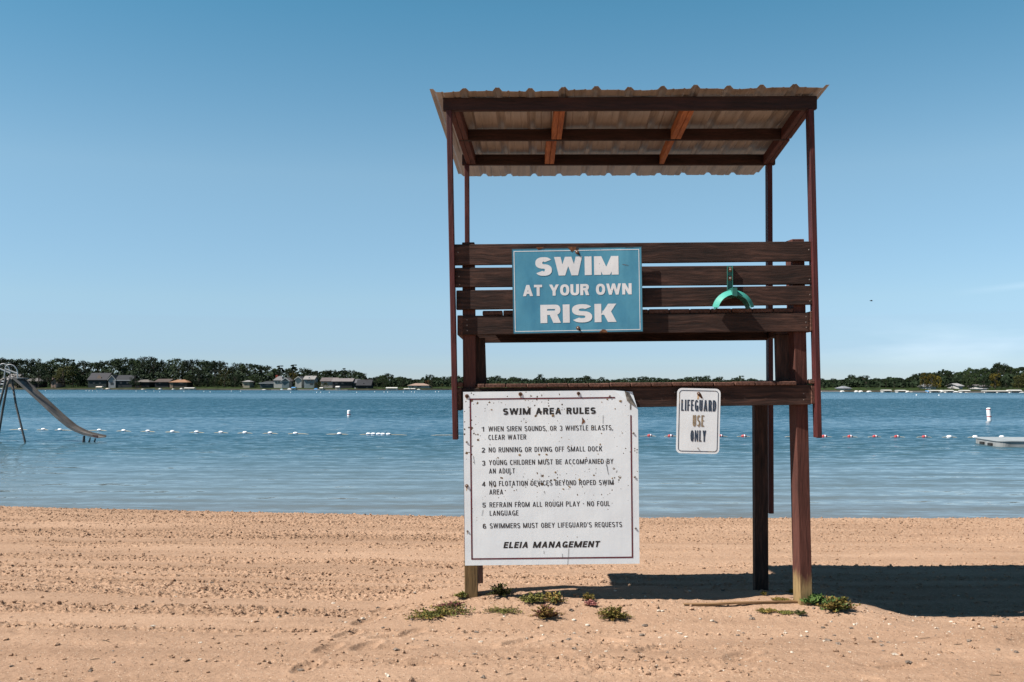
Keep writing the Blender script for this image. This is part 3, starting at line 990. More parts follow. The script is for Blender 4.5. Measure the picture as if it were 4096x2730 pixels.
def house(name, label, x0, x1, eave, ridge, wallc, roofc, kind, dy=8, base_py=None, deep=7.0, wins=(), chimney=None, trim=None, door=None, dormer=None):
    """a house between photo columns x0 and x1; eave and ridge are photo rows; kind: side, front or hip"""
    px = (x0 + x1) / 2
    b = shore_point(px, dy)
    Y = b.y
    X0, X1 = (x0 - CX) / F * Y, (x1 - CX) / F * Y
    ze, zr = EYE + (HY - eave) / F * Y, EYE + (HY - ridge) / F * Y
    zb = b.z - .15
    root = empty(name, b)
    tag(root, label, "house")
    ov = .35
    m = MB()
    m.box((X0, Y, zb), (X1, Y + deep, ze))
    xm = (X0 + X1) / 2
    if kind == 'front':
        m.add([(X0, Y, ze), (X1, Y, ze), (xm, Y, zr - .12), (X0, Y + deep, ze), (X1, Y + deep, ze), (xm, Y + deep, zr - .12)], [(0, 1, 2), (5, 4, 3)])
    elif kind == 'side':
        ym = Y + deep / 2
        for X in (X0, X1):
            m.add([(X, Y, ze), (X, Y + deep, ze), (X, ym, zr - .12)], [(0, 1, 2)])
    m.build("wall", paint(wallc), root)
    rf = MB()
    t = Vector((0, 0, .18))

    def plate(q):
        q = [Vector(p) for p in q]
        k = len(q)
        rf.add(q + [p + t for p in q], [tuple(range(k - 1, -1, -1)), tuple(k + i for i in range(k))] + [(i, (i + 1) % k, k + (i + 1) % k, k + i) for i in range(k)])

    y0, y1 = Y - ov, Y + deep + ov
    a0, a1 = X0 - ov, X1 + ov
    zl = ze - .1
    if kind == 'front':
        plate([(a0, y0, zl), (xm - .01, y0, zr), (xm - .01, y1, zr), (a0, y1, zl)])
        plate([(xm + .01, y0, zr), (a1, y0, zl), (a1, y1, zl), (xm + .01, y1, zr)])
    elif kind == 'side':
        ym = Y + deep / 2
        plate([(a0, y0, zl), (a1, y0, zl), (a1, ym - .01, zr), (a0, ym - .01, zr)])
        plate([(a0, ym + .01, zr), (a1, ym + .01, zr), (a1, y1, zl), (a0, y1, zl)])
    else:
        ym = Y + deep / 2
        i0, i1 = X0 + (X1 - X0) * .3, X0 + (X1 - X0) * .7
        rf.add([(a0, y0, zl), (a1, y0, zl), (a1, y1, zl), (a0, y1, zl), (i0, ym, zr), (i1, ym, zr)],
               [(0, 1, 5, 4), (1, 2, 5), (2, 3, 4, 5), (3, 0, 4), (3, 2, 1, 0)])
    ro = rf.build("roof", paint(roofc), root)
    if chimney:
        cxx = (chimney[0] - CX) / F * (Y + deep / 2)
        cz = EYE + (HY - chimney[1]) / F * (Y + deep / 2)
        MB().box((cxx - .4, Y + deep / 2 - .4, zr - 1.2), (cxx + .4, Y + deep / 2 + .4, cz)).build("chimney", paint(chimney[2]), ro)
    if trim:
        m = MB()
        if kind == 'front':
            for s in (-1, 1):
                xe = a0 if s < 0 else a1
                m.add([(xm, y0 - .03, zr + .2), (xe, y0 - .03, zl + .2), (xe, y0 - .03, zl - .12), (xm, y0 - .03, zr - .12)], [(0, 1, 2, 3)] if s < 0 else [(3, 2, 1, 0)])
            m.box((X0 - .05, Y - .06, ze - .22), (X1 + .05, Y - .003, ze))
        else:
            m.box((a0, y0 - .06, zl - .10), (a1, y0 - .003, zl + .2))
        m.build("trim_board", paint(trim), ro)
    for (wx0, wx1, wy0, wy1) in wins:
        m = MB().box(((wx0 - CX) / F * Y, Y - .05, EYE + (HY - wy1) / F * Y), ((wx1 - CX) / F * Y, Y - .003, EYE + (HY - wy0) / F * Y))
        m.build("window", glass, root)
    if door:
        m = MB().box(((door[0] - CX) / F * Y, Y - .06, zb + .1), ((door[1] - CX) / F * Y, Y - .003, EYE + (HY - door[2]) / F * Y))
        m.build("door", paint(door[3]), root)
    if dormer:
        dx0, dx1, de, dr, wc, rc = dormer
        A, B = (dx0 - CX) / F * Y, (dx1 - CX) / F * Y
        e, rr = EYE + (HY - de) / F * Y, EYE + (HY - dr) / F * Y
        d = MB().box((A, Y + .6, ze - .3), (B, Y + 2.8, e))
        M2 = (A + B) / 2
        d.add([(A, Y + .6, e), (B, Y + .6, e), (M2, Y + .6, rr)], [(0, 1, 2)])
        do = d.build("dormer", paint(wc), ro)
    return root


WHITE, CREAM, TAN = (.60, .59, .56), (.50, .44, .34), (.40, .29, .22)
SLATE, GREY, BRN, ORNG, DK = (.075, .075, .085), (.20, .19, .19), (.30, .20, .15), (.42, .24, .15), (.035, .036, .042)
house("lake_house", "house with pale grey roof and tan wall behind the water slide", 27, 66, 1521, 1498, TAN, (.33, .31, .31), 'side', 7, wins=[(30, 36, 1528, 1536), (52, 58, 1528, 1536)])
house("lake_house", "low house with spreading grey hip roof right of the slide top", 95, 155, 1525, 1513, DK, GREY, 'hip', 9, wins=[(104, 116, 1531, 1536), (124, 134, 1531, 1536)])
house("lake_house", "small pink gabled house almost hidden by dark trees", 204, 230, 1530, 1516, (.55, .38, .32), (.06, .05, .05), 'front', 9, wins=[(212, 217, 1532, 1538)], chimney=(214, 1512, (.5, .35, .3)))
house("lake_house", "large house with dark slate roof, dormer and tan gable end", 352, 425, 1521, 1494, (.05, .065, .07), SLATE, 'side', 9, deep=9, wins=[(372, 380, 1530, 1538), (396, 404, 1530, 1538)], dormer=(386, 402, 1510, 1500, TAN, GREY))
house("lake_house", "grey gable with white trim facing the water, joined to the long slate roof", 434, 462, 1521, 1502, (.40, .41, .43), (.10, .10, .11), 'front', 5, trim=WHITE, wins=[(442, 454, 1530, 1540)])
house("lake_house", "long dark slate roofed house right of the grey white trimmed gable", 464, 528, 1522, 1503, (.05, .058, .066), (.058, .062, .072), 'side', 8, trim=(.5, .52, .54), wins=[(480, 488, 1528, 1536), (506, 514, 1528, 1536)])
house("lake_house", "low grey house with a white chimney stack", 542, 596, 1528, 1519, DK, (.22, .2, .19), 'hip', 9, chimney=(566, 1515, WHITE), wins=[(556, 566, 1533, 1538)])
house("lake_house", "house with short tan roof end and dark slope", 620, 674, 1529, 1518, DK, (.14, .11, .10), 'side', 10, deep=9, wins=[(636, 642, 1531, 1536)])
house("lake_house", "house with orange tan hip roof above white covered boats", 678, 748, 1529, 1519, (.10, .085, .075), ORNG, 'hip', 9, chimney=(722, 1516, WHITE), wins=[(718, 732, 1531, 1537)], door=(680, 692, 1534, TAN))
house("lake_house", "cream house with flat roof partly behind trees", 970, 998, 1527, 1522, CREAM, (.4, .4, .4), 'hip', 9, wins=[(980, 988, 1535, 1541)])
house("lake_house", "low grey green house left of the white mansard house", 1040, 1098, 1533, 1525, (.10, .12, .13), (.06, .065, .07), 'hip', 8, trim=(.5, .52, .54), wins=[(1062, 1080, 1538, 1543)])
house("lake_house", "white house with grey mansard roof and red chimney", 1095, 1128, 1521, 1505, WHITE, (.24, .24, .25), 'hip', 9, chimney=(1108, 1501, (.4, .08, .05)), wins=[(1102, 1107, 1526, 1532), (1114, 1119, 1526, 1532)])
house("lake_house", "blue grey gabled wing joined to the white mansard house", 1128, 1156, 1525, 1513, (.22, .28, .31), (.24, .22, .22), 'front', 8, wins=[(1135, 1142, 1521, 1528), (1145, 1152, 1521, 1528)], trim=(.6, .62, .62))
house("lake_house", "small white gable peeping over a dark round bush", 1181, 1206, 1519, 1508, WHITE, (.13, .13, .14), 'front', 10, trim=WHITE)
house("lake_house", "tall blue grey house with two gables and white chimney", 1216, 1256, 1519, 1506, (.30, .36, .38), (.36, .35, .34), 'side', 8, chimney=(1249, 1503, WHITE), wins=[(1228, 1238, 1518, 1526), (1244, 1252, 1518, 1526), (1240, 1252, 1532, 1540)], dormer=(1230, 1242, 1516, 1508, (.3, .36, .38), GREY))
house("lake_house", "low gabled house with white window wall left of the long grey roof", 1284, 1345, 1526, 1513, (.50, .48, .46), (.20, .17, .17), 'side', 9, wins=[(1296, 1308, 1530, 1538)])
house("lake_house", "long grey roofed dark house with white framed windows", 1330, 1408, 1527, 1516, (.055, .055, .062), (.28, .25, .25), 'side', 7, chimney=(1404, 1516, WHITE), wins=[(1340, 1352, 1531, 1538), (1366, 1374, 1531, 1538)])
house("lake_house", "dark slate house with a dormer standing close to the water", 1428, 1482, 1543, 1521, (.035, .036, .042), (.050, .052, .060), 'side', 3, chimney=(1466, 1518, (.12, .08, .07)), wins=[(1466, 1470, 1549, 1556)], door=(1418, 1423, 1551, WHITE), dormer=(1446, 1462, 1541, 1532, (.02, .02, .02), DK))
house("lake_house", "grey flat fronted house behind the dark slate house", 1408, 1432, 1533, 1519, (.06, .065, .07), (.15, .15, .17), 'side', 9)
house("lake_house", "low house with tan roof and white walls on a little lawn", 1632, 1716, 1542, 1534, (.66, .60, .54), (.44, .31, .25), 'hip', 8, wins=[(1648, 1654, 1544, 1550), (1668, 1684, 1544, 1550)])
house("boat_house", "white two storey boathouse with grey pyramid roof on the right shore", 3378, 3404, 1553, 1545, (.62, .65, .68), (.28, .30, .33), 'hip', 3, wins=[(3380, 3393, 1556, 1558)])
house("lake_house", "white house behind trees beside the bright golden tree", 3924, 3956, 1547, 1542, WHITE, GREY, 'side', 12, wins=[(3931, 3936, 1546, 1552), (3942, 3947, 1546, 1552)])
house("lake_house", "white garage with flat roof at the right shore's docks", 3932, 3948, 1555, 1553, (.80, .80, .79), (.5, .5, .5), 'hip', 3)
house("lake_house", "small white house behind the covered boats on the right shore", 3722, 3744, 1547, 1540, (.66, .66, .65), (.3, .3, .31), 'front', 10)
house("lake_house", "white cottage half hidden by the wood on the right shore", 3836, 3850, 1545, 1537, (.6, .6, .6), (.45, .45, .46), 'side', 12)

# ------------------------------------------------------------------ boats, lifts and docks across the lake
hull_w = plain("white_boat_hull", (.56, .56, .55), 0.35, 0, .06)
canvas_w = plain("white_canvas", (.48, .475, .455), 0.8, 0, .1)
canvas_t = plain("tan_canvas", (.50, .44, .38), 0.8, 0, .1)
canvas_b = plain("blue_canvas", (.06, .20, .42), 0.8, 0, .1)
alu = plain("aluminium", (.42, .43, .43), 0.4, 0.6, .1)
dockw = plain("grey_dock_boards", (.30, .285, .265), 0.85, 0, .2)
dockd = plain("dark_dock_boards", (.09, .085, .08), 0.85, 0, .2)


def boat(kind, px, w_px, top_py, label, cover=None, dy=-3.0):
    Y = far_y(px) + dy
    L = w_px / F * Y
    c = Vector(((px - CX) / F * Y, Y, WATER_Z))
    top = EYE + (HY - top_py) / F * Y
    name = {'lift': "boat_lift", 'boat': "motor_boat", 'skiff': "rowing_boat"}[kind]
    root = empty(name, c)
    tag(root, label, "boat lift" if kind == 'lift' else "boat", "boats and boat lifts along the far shore")
    H = top - WATER_Z
    hb = H * .42 if kind != 'skiff' else H
    h = MB()
    st = []
    for t in np.linspace(0, 1, 8):
        wd = 1.0 * (1 - .9 * max(0, (t - .45) / .55) ** 2)
        x = c.x - L / 2 + L * t
        sh = hb * (.85 + .25 * t * t)
        st.append([(x, Y - wd, WATER_Z + sh), (x, Y - wd * .6, WATER_Z - .1), (x, Y + wd * .6, WATER_Z - .1), (x, Y + wd, WATER_Z + sh)])
    vs = [p for s in st for p in s]
    fs = []
    for i in range(7):
        for j in range(3):
            fs.append((i * 4 + j, i * 4 + j + 1, (i + 1) * 4 + j + 1, (i + 1) * 4 + j))
        fs.append((i * 4 + 3, i * 4, (i + 1) * 4, (i + 1) * 4 + 3))
    fs += [(0, 3, 2, 1), (28, 29, 30, 31)]
    h.add(vs, fs)
    h.build("hull", hull_w, root)
    if kind == 'boat':
        m = MB()
        m.hexa([(c.x - L * .30, Y - .6, WATER_Z + H * .8), (c.x + L * .02, Y - .6, WATER_Z + H), (c.x + L * .30, Y - .8, WATER_Z + hb * .95), (c.x - L * .42, Y - .8, WATER_Z + hb * .85)], (0, 1.5, 0))
        m.build("cover", cover or canvas_b, root)
    if kind == 'lift':
        m = MB()
        vs = []
        for X in (c.x - L / 2, c.x + L / 2):
            for a in np.linspace(0, math.pi, 7):
                vs.append((X, Y - 1.3 * math.cos(a), WATER_Z + H * .72 + H * .28 * math.sin(a)))
        m.add(vs, [(i, i + 1, 8 + i, 7 + i) for i in range(6)] + [(6, 5, 4, 3, 2, 1, 0), (7, 8, 9, 10, 11, 12, 13), (0, 7, 13, 6)])
        m.build("canopy", cover or canvas_w, root)
        for sx in (-.45, .45):
            for sy in (-1.2, 1.2):
                MB().tube([(c.x + L * sx, Y + sy, WATER_Z - .4), (c.x + L * sx, Y + sy, WATER_Z + H * .72)], .05, 6).build("leg", alu, root)
    return root


boat('skiff', 37, 15, 1549, "white upturned skiff below the slide ladder")
boat('lift', 400, 24, 1546, "tan covered boat lift before the grey white trimmed gable", canvas_t)
boat('boat', 432, 18, 1553, "low dark boat beside the tan covered lift", canvas_t)
boat('boat', 572, 12, 1556, "small white boat below the rusty orange shrub", canvas_w)
boat('skiff', 602, 34, 1556, "long low white skiff before the chimney house")
boat('boat', 642, 14, 1553, "white boat tipped on the shore below the short tan roof", canvas_w)
boat('boat', 694, 11, 1555, "pair of white hulls below the orange tan roof", canvas_w)
boat('boat', 728, 16, 1552, "white boat, left of the three tarped ones below the orange roof", canvas_w)
boat('lift', 750, 20, 1551, "white tarped boat lift, middle of three below the orange roof", canvas_w)
boat('lift', 771, 20, 1551, "white tarped boat lift, right of three below the orange roof", canvas_w)
boat('boat', 1057, 20, 1558, "white boat with grey windscreen left of the long dock", canvas_w)
boat('boat', 1128, 14, 1556, "white boat with pale blue cover nearest the white mansard house", plain("pale_canvas", (.4, .55, .62), .8))
boat('boat', 1160, 22, 1553, "long white boat at the dock below the blue grey gable", canvas_w)
boat('lift', 1176, 16, 1549, "boat lift with blue canopy right of the white mansard house", canvas_b)
boat('boat', 1266, 22, 1553, "white boat under a bright blue cover", canvas_b)
boat('lift', 1287, 14, 1550, "white canopied boat beside the bright blue covered one", canvas_w)
boat('lift', 1352, 16, 1545, "white tower boat before the long grey roofed house", canvas_w)
boat('lift', 1568, 46, 1550, "long boat lift with white canopy on the dark dock", canvas_w)
boat('lift', 1628, 24, 1554, "low white canopied lift right of the long white one", canvas_w)
boat('lift', 1652, 20, 1554, "low white canopied lift before the tan roofed house", canvas_w)
boat('boat', 1676, 18, 1556, "white boat before the tan roofed house", canvas_w)
boat('boat', 3370, 16, 1563, "white boat before the two storey boathouse", canvas_w)
boat('boat', 3426, 10, 1563, "small white boat right of the two storey boathouse", canvas_w)
boat('boat', 3444, 14, 1563, "white boat with dark hull line on the right shore", canvas_w)
boat('boat', 3478, 16, 1564, "low white boat, middle of the right shore's open boats", canvas_w)
boat('lift', 3544, 32, 1560, "white canopied boat lift, left of the long white canopy", canvas_w)
boat('lift', 3602, 32, 1561, "long white canopied boat lift reaching down to the water", canvas_w)
boat('boat', 3630, 14, 1564, "white boat between the white canopy and the golden trees", canvas_w)
boat('boat', 3709, 10, 1563, "blue covered boat below the golden trees", canvas_b)
boat('lift', 3735, 35, 1561, "grey white canopied boat lift below the golden trees", canvas_w)
boat('boat', 3766, 14, 1561, "white cabin boat right of the grey white canopy", canvas_w)
boat('lift', 3793, 30, 1561, "white canopied lift over a dark boat", canvas_w)
boat('boat', 3822, 28, 1565, "white speedboat between two canopied lifts", hull_w)
boat('lift', 3857, 32, 1561, "white canopied lift over a dark boat, left of the long dock", canvas_w)
boat('lift', 3958, 50, 1563, "long grey white canopy at the right dock", canvas_w)
boat('lift', 4004, 40, 1563, "long low white canopy right of the white garage", canvas_w)
boat('lift', 4056, 44, 1560, "white canopied lift at the right picture edge", canvas_w)
boat('boat', 4085, 26, 1568, "white bow of a boat at the right picture edge", hull_w)


def far_dock(px0, px1, py, label, m=dockw, dy=-4.5):
    pm = (px0 + px1) / 2
    Y = far_y(pm) + dy
    z = EYE + (HY - py) / F * Y
    a, b = (px0 - CX) / F * Y, (px1 - CX) / F * Y
    root = empty("dock", ((a + b) / 2, Y, WATER_Z))
    tag(root, label, "dock", "docks along the far shore")
    MB().box((a, Y, z - .25), (b, Y + 1.6, z)).build("deck", m, root)
    for i in range(5):
        x = a + (b - a) * (i + .5) / 5
        MB().tube([(x, Y + .1, WATER_Z - .5), (x, Y + .1, z - .25)], .07, 6).build("post", dockd, root)


far_dock(960, 1045, 1559, "pale dock below the cream house")
far_dock(1085, 1215, 1559, "long pale dock below the white mansard house")
far_dock(1211, 1300, 1559, "pale dock left of the bright blue boat")
far_dock(1302, 1390, 1560, "pale dock before the long grey roofed house")
far_dock(1395, 1590, 1561, "long dark dock before the dark slate house", dockd)
far_dock(3286, 3380, 1565, "pale dock at the left end of the right shore")
far_dock(3650, 3720, 1566, "pale dock below the golden trees on the right shore")
far_dock(3870, 3950, 1569, "pale dock before the white garage")

# small mooring floats far out
float_w = plain("white_float", (.80, .81, .82), 0.3, 0, .05)
float_b = plain("blue_float", (.04, .22, .42), 0.35, 0, .1)
float_r = plain("red_float", (.36, .035, .04), 0.4, 0, .15)
fm = None
for (x, y) in ((182, 1564), (345, 1565), (357, 1565), (371, 1565), (388, 1566), (545, 1566), (584, 1567), (616, 1566), (639, 1569), (736, 1567), (816, 1567), (841, 1569), (926, 1566),
               (963, 1567), (1163, 1571), (1267, 1571), (1283, 1571), (1318, 1571), (1427, 1571), (1499, 1569), (1537, 1570), (1551, 1570), (1614, 1570), (1646, 1569), (1659, 1570), (1742, 1569), (1755, 1569), (3666, 1582), (3756, 1583)):
    Y = F * (EYE - WATER_Z) / (y - HY)
    c = Vector(((x - CX) / F * Y, Y, WATER_Z))
    if fm is None:
        m = MB().lathe([(.02, -.11), (.10, -.07), (.135, .015), (.10, .10), (.02, .14)], c, 10)
        o = m.build("mooring_float", float_w, None, c, True)
        fm = o.data
    else:
        o = link(bpy.data.objects.new("mooring_float", fm), None, c)
    tag(o, "tiny white mooring float far out near the opposite shore", "float", "mooring floats near the far shore")

# ------------------------------------------------------------------ swim rope and its floats
def on_water(px, py):
    Y = F * (EYE - WATER_Z) / (py - HY)
    return Vector(((px - CX) / F * Y, Y, WATER_Z))


ROPE = [(-60, 1718), (82, 1720.5), (174, 1721), (240, 1722.5), (398, 1724), (495, 1726), (592, 1728), (690, 1730), (787, 1731.5), (884, 1733), (980, 1734), (1081, 1735.5), (1182, 1737), (1358, 1739),
        (1474, 1740), (1493, 1740), (1514, 1740.5), (1532, 1741), (1554, 1741), (1800, 1743), (2599, 1746), (2681, 1747), (2882, 1747.5), (2975, 1748), (3060, 1748.5), (3172, 1749), (3297, 1749), (3400, 1749.5), (3500, 1749.5), (3587, 1750), (3698, 1750.5),
        (3797, 1750.5), (3901, 1751), (4007, 1751.5), (4180, 1752)]
rp = []
for i, (x, y) in enumerate(ROPE):
    p = on_water(x, y)
    rp.append(p + Vector((0, 0, .02)))
    if i + 1 < len(ROPE):
        q = on_water(*ROPE[i + 1])
        mdl = (p + q) / 2
        if (q - p).length < 3.0:
            for t, z in ((.22, .010), (.35, -.02), (.65, -.02), (.78, .010)):
                rp.append(p.lerp(q, t) + Vector((0, 0, z)))
        else:
            rp += [p.lerp(q, .12) + Vector((0, 0, -.05)), p.lerp(q, .88) + Vector((0, 0, -.05))]
rope_m = plain("pale_rope", (.38, .35, .27), 0.9, 0, .2)
tag(MB().tube(rp, .013, 6).build("swim_rope", rope_m, None, rp[0]), "thin rope strung across the water marking the swim area", "rope")
PROF = [(.016, -.095), (.042, -.082), (.058, -.045), (.062, 0.0), (.058, .045), (.042, .082), (.016, .095)]
FM = {}


def rope_float(style, px, py):
    c = on_water(px, py) + Vector((0, 0, .022))
    if style not in FM:
        m = MB()
        ax = (1, 0, 0)
        if style == 'blue':
            m.lathe(PROF, c, 14, ax)
            for i, f in enumerate(m.f):
                if sum(m.v[j][2] for j in f) / len(f) < c.z + .004:
                    m.m[i] = 1
            o = m.build("rope_float", [float_w, float_b], None, c, True)
        elif style == 'red':
            m.lathe(PROF, c, 14, ax)
            for i, f in enumerate(m.f):
                q = sum(m.v[j][0] for j in f) / len(f) - c.x
                if q < -.02 or q > .06:
                    m.m[i] = 1
            o = m.build("rope_float", [float_w, float_r], None, c, True)
        else:
            m.lathe(PROF, c, 14, ax)
            o = m.build("rope_float", float_w, None, c, True)
        FM[style] = o.data
    else:
        o = link(bpy.data.objects.new("rope_float", FM[style]), None, c)
    o.rotation_euler = (0, RNG.uniform(-.06, .06), RNG.uniform(-.15, .15))
    lab = {'blue': "white float with blue underside on the swim rope left of the tower", 'red': "red and white float on the swim rope right of the big rules sign",
           'white': "plain white float on the swim rope near the grey raft", 'small': ""}[style]
    tag(o, lab, "float", "floats on the swim rope")


for x, y in ROPE[1:19]:
    rope_float('blue', x, y)
for x, y in ROPE[20:31]:
    rope_float('red', x, y)
for x, y in ROPE[31:34]:
    rope_float('white', x, y)


# ------------------------------------------------------------------ buoys
def buoy(px, py, h, r, bands, tilt, label):
    c = on_water(px, py)
    root = empty("marker_buoy", c)
    tag(root, label, "buoy")
    ax = Vector((tilt, 0, 1)).normalized()
    MB().lathe([(r * .97, -.4), (r, -.2), (r, h - .05), (r * .86, h - .015), (r * .5, h), (.01, h + .004)], c, 24, ax).build("body", float_w, root, smooth=False)
    for z in bands:
        MB().lathe([(r + .001, z), (r + .004, z), (r + .004, z + .045), (r + .001, z + .045)], c, 24, ax).build("band", float_r, root)
    return root


buoy(3958, 1683, .70, .118, (.20, .60), -.08, "tall white marker buoy with red bands behind the grey raft")
buoy(1396, 1666, .38, .108, (.09,), .0, "short white buoy with one thin red band left of the tower")

# ------------------------------------------------------------------ swim raft at the right edge
raft_top = plain("raft_deck", (.27, .30, .315), 0.6, 0, .15, 3)
raft_side = plain("raft_side", (.25, .26, .26), 0.55, 0.2, .25, 2.2)
black_r = plain("black_rubber", (.02, .02, .02), 0.7)
rc = Vector((15.5, 31.5, WATER_Z))
raft = empty("swim_raft", rc)
raft.rotation_euler = (0, 0, math.radians(-7))
tag(raft, "grey swim raft with rounded corner floating at the right picture edge", "raft")


def rounded_prism(m, x0, x1, y0, y1, z0, z1, rr, mi=0):
    pts = []
    for (cx, cy, a0) in ((x0 + rr, y0 + rr, 180), (x1 - rr, y0 + rr, 270), (x1 - rr, y1 - rr, 0), (x0 + rr, y1 - rr, 90)):
        for k in range(7):
            a = math.radians(a0 + 15 * k)
            pts.append((cx + rr * math.cos(a), cy + rr * math.sin(a)))
    k = len(pts)
    m.add([(x, y, z0) for x, y in pts] + [(x, y, z1) for x, y in pts],
          [tuple(range(k - 1, -1, -1)), tuple(k + i for i in range(k))] + [(i, (i + 1) % k, k + (i + 1) % k, k + i) for i in range(k)], mi)


m = MB()
rounded_prism(m, 15.40, 17.72, 31.5, 33.85, WATER_Z - .1, -.285, .28)
m.build("pontoon", raft_side, raft)
m = MB()
rounded_prism(m, 15.37, 17.74, 31.47, 33.88, -.282, -.255, .30)
m.build("deck", raft_top, raft)
m = MB()
rounded_prism(m, 17.95, 20.2, 31.9, 33.85, WATER_Z - .1, -.30, .1)
m.build("second_pontoon", dockd, raft)
MB().box((17.5, 31.36, WATER_Z - .5), (17.60, 31.46, -.10)).build("post", alu, raft)
MB().box((17.62, 31.40, WATER_Z - .3), (17.92, 31.80, -.26)).build("bumper", black_r, raft)
for (yy) in (32.0, 32.75):
    MB().box((15.33, yy, WATER_Z - .05), (15.395, yy + .30, WATER_Z + .085)).build("fender", black_r, raft)

# ------------------------------------------------------------------ the water slide on the left
steel = plain("slide_steel", (.17, .155, .145), 0.55, 0.35, .3, 3)
pipe_m = plain("slide_pipe", (.11, .10, .095), 0.5, 0.4, .3, 6)
bright = plain("slide_rail_steel", (.42, .42, .42), 0.35, 0.6, .15, 6)
SY = 34.0


def Z7(u, v, Y=SY):
    """zoom view (0,1400)+(u,v)/3.733"""
    return W(u / 3.733, 1400 + v / 3.733, Y)


sb = on_water(230, 1774)
slide = empty("water_slide", sb)
tag(slide, "steel water slide with ladder standing in the shallows at the left picture edge", "water slide")
near_e = [(178, 432), (300, 540), (500, 722), (650, 860), (800, 1000), (900, 1085), (1000, 1165), (1120, 1232), (1250, 1282), (1380, 1312), (1460, 1326)]
wv = Vector((.09, .48, 0))
t_in = .02
bed = []
for (u, v) in near_e:
    bed.append(Z7(u, v - 6))
m = MB()
vs = []
for i, p in enumerate(bed):
    d = (bed[min(i + 1, len(bed) - 1)] - bed[max(i - 1, 0)]).normalized()
    up = wv.normalized().cross(d)
    if up.z < 0:
        up = -up
    q = p + wv
    a, b2 = p, q
    hgt = .085
    wn_ = wv.normalized()
    vs += [a + up * hgt, a, b2, b2 + up * hgt, b2 + up * hgt - wn_ * t_in, b2 + up * .02 - wn_ * t_in, a + up * .02 + wn_ * t_in, a + up * hgt + wn_ * t_in]
fs = []
for i in range(len(bed) - 1):
    for j in range(8):
        j2 = (j + 1) % 8
        fs.append((i * 8 + j, i * 8 + j2, (i + 1) * 8 + j2, (i + 1) * 8 + j))
fs += [(7, 6, 5, 4, 3, 2, 1, 0), tuple((len(bed) - 1) * 8 + j for j in range(8))]
m.add(vs, fs)
chute = m.build("chute", steel, slide)
m = MB()
e0, e1 = bed[-2], bed[-1]
m.hexa([e0 + Vector((0, -.012, .092)), e1 + Vector((0, -.012, .092)), e1 + Vector((.02, -.012, 0)), e0 + Vector((.06, -.012, -.01))], (0, .01, 0))
m.build("end_patch", plain("reddish_patch", (.075, .04, .038), .6), chute)
for (u0, v0, u1, v1, dy) in ((1250, 1285, 1230, 1425, 0), (1262, 1285, 1262, 1425, .45), (1350, 1310, 1305, 1432, .1), (1425, 1325, 1390, 1416, .3)):
    MB().tube([Z7(u0, v0, SY + dy), Z7(u1, v1 + 30, SY + dy)], .026 if u0 != 1350 else [.02, .05], 8).build("foot_post", pipe_m, slide)
MB().tube([Z7(180, 440, SY + .3), Z7(190, 530, SY + .25), Z7(240, 830, SY + .1), Z7(320, 1150, SY), Z7(383, 1410, SY)], .036, 10).build("leg", pipe_m, slide)
MB().tube([Z7(150, 430, SY + .9), Z7(110, 520, SY + .9), Z7(40, 900, SY + 1.2), Z7(-40, 1390, SY + 1.3)], .04, 10).build("leg", pipe_m, slide)
lad = MB().tube([Z7(85, 425), Z7(40, 640), Z7(0, 790), Z7(-150, 1390)], .04, 8).build("ladder_rail", pipe_m, slide)
MB().tube([Z7(75, 425, SY + .7), Z7(20, 450, SY + .7), Z7(-5, 560, SY + .7), Z7(-170, 1380, SY + .7)], .04, 8).build("ladder_rail", pipe_m, slide)
for k, vv in enumerate((470, 512, 580, 655, 760, 880, 1010, 1140, 1270)):
    ux = np.interp(vv, [425, 640, 790, 1390], [85, 40, 0, -150])
    ux2 = np.interp(vv, [425, 560, 1380], [40, -5, -170])
    MB().tube([Z7(ux, vv), Z7(ux2, vv, SY + .7)], .022, 6).build("rung", bright, slide)
m = MB()
m.hexa([Z7(35, 405), Z7(270, 420), Z7(270, 436), Z7(35, 418)], (0, .75, 0))
m.build("platform", steel, slide)


def arc(p0, p1, top, Y, n=12):
    pts = []
    for k in range(n + 1):
        a = math.pi * k / n
        u = p0[0] + (p1[0] - p0[0]) * (1 - math.cos(a)) / 2
        v = p0[1] + (p1[1] - p0[1]) * (1 - math.cos(a)) / 2 - (min(p0[1], p1[1]) - top) * math.sin(a)
        pts.append(Z7(u, v, Y))
    return pts


MB().tube([Z7(150, 415, SY + .7)] + arc((148, 330), (-20, 290), 190, SY + .7) + [Z7(-30, 420, SY + .7)], .020, 8).build("hand_rail", bright, slide)
MB().tube([Z7(262, 425)] + arc((258, 330), (78, 285), 200, SY) + [Z7(62, 420)], .020, 8).build("hand_rail", bright, slide)
MB().tube([Z7(-20, 275, SY + .7), Z7(155, 352, SY + .7)], .03, 8).build("side_bar", bright, slide)
MB().tube([Z7(75, 285), Z7(268, 358)], .03, 8).build("side_bar", bright, slide)
MB().tube([Z7(147, 352, SY + .7), Z7(150, 430, SY + .7)], .024, 8).build("side_bar", pipe_m, slide)

# ------------------------------------------------------------------ the lifeguard tower
Y0 = 7.05
tower = empty("lifeguard_tower", (0.9, 7.15, -0.02))
tag(tower, "dark brown wooden lifeguard tower with bench and corrugated metal roof on the sand", "lifeguard tower")
BV = .004


def zp(c, Y, th, name, m, bevel=BV, sub=None):
    return slab(c, Y, th).build(name, m, sub or tower, bevel=bevel)


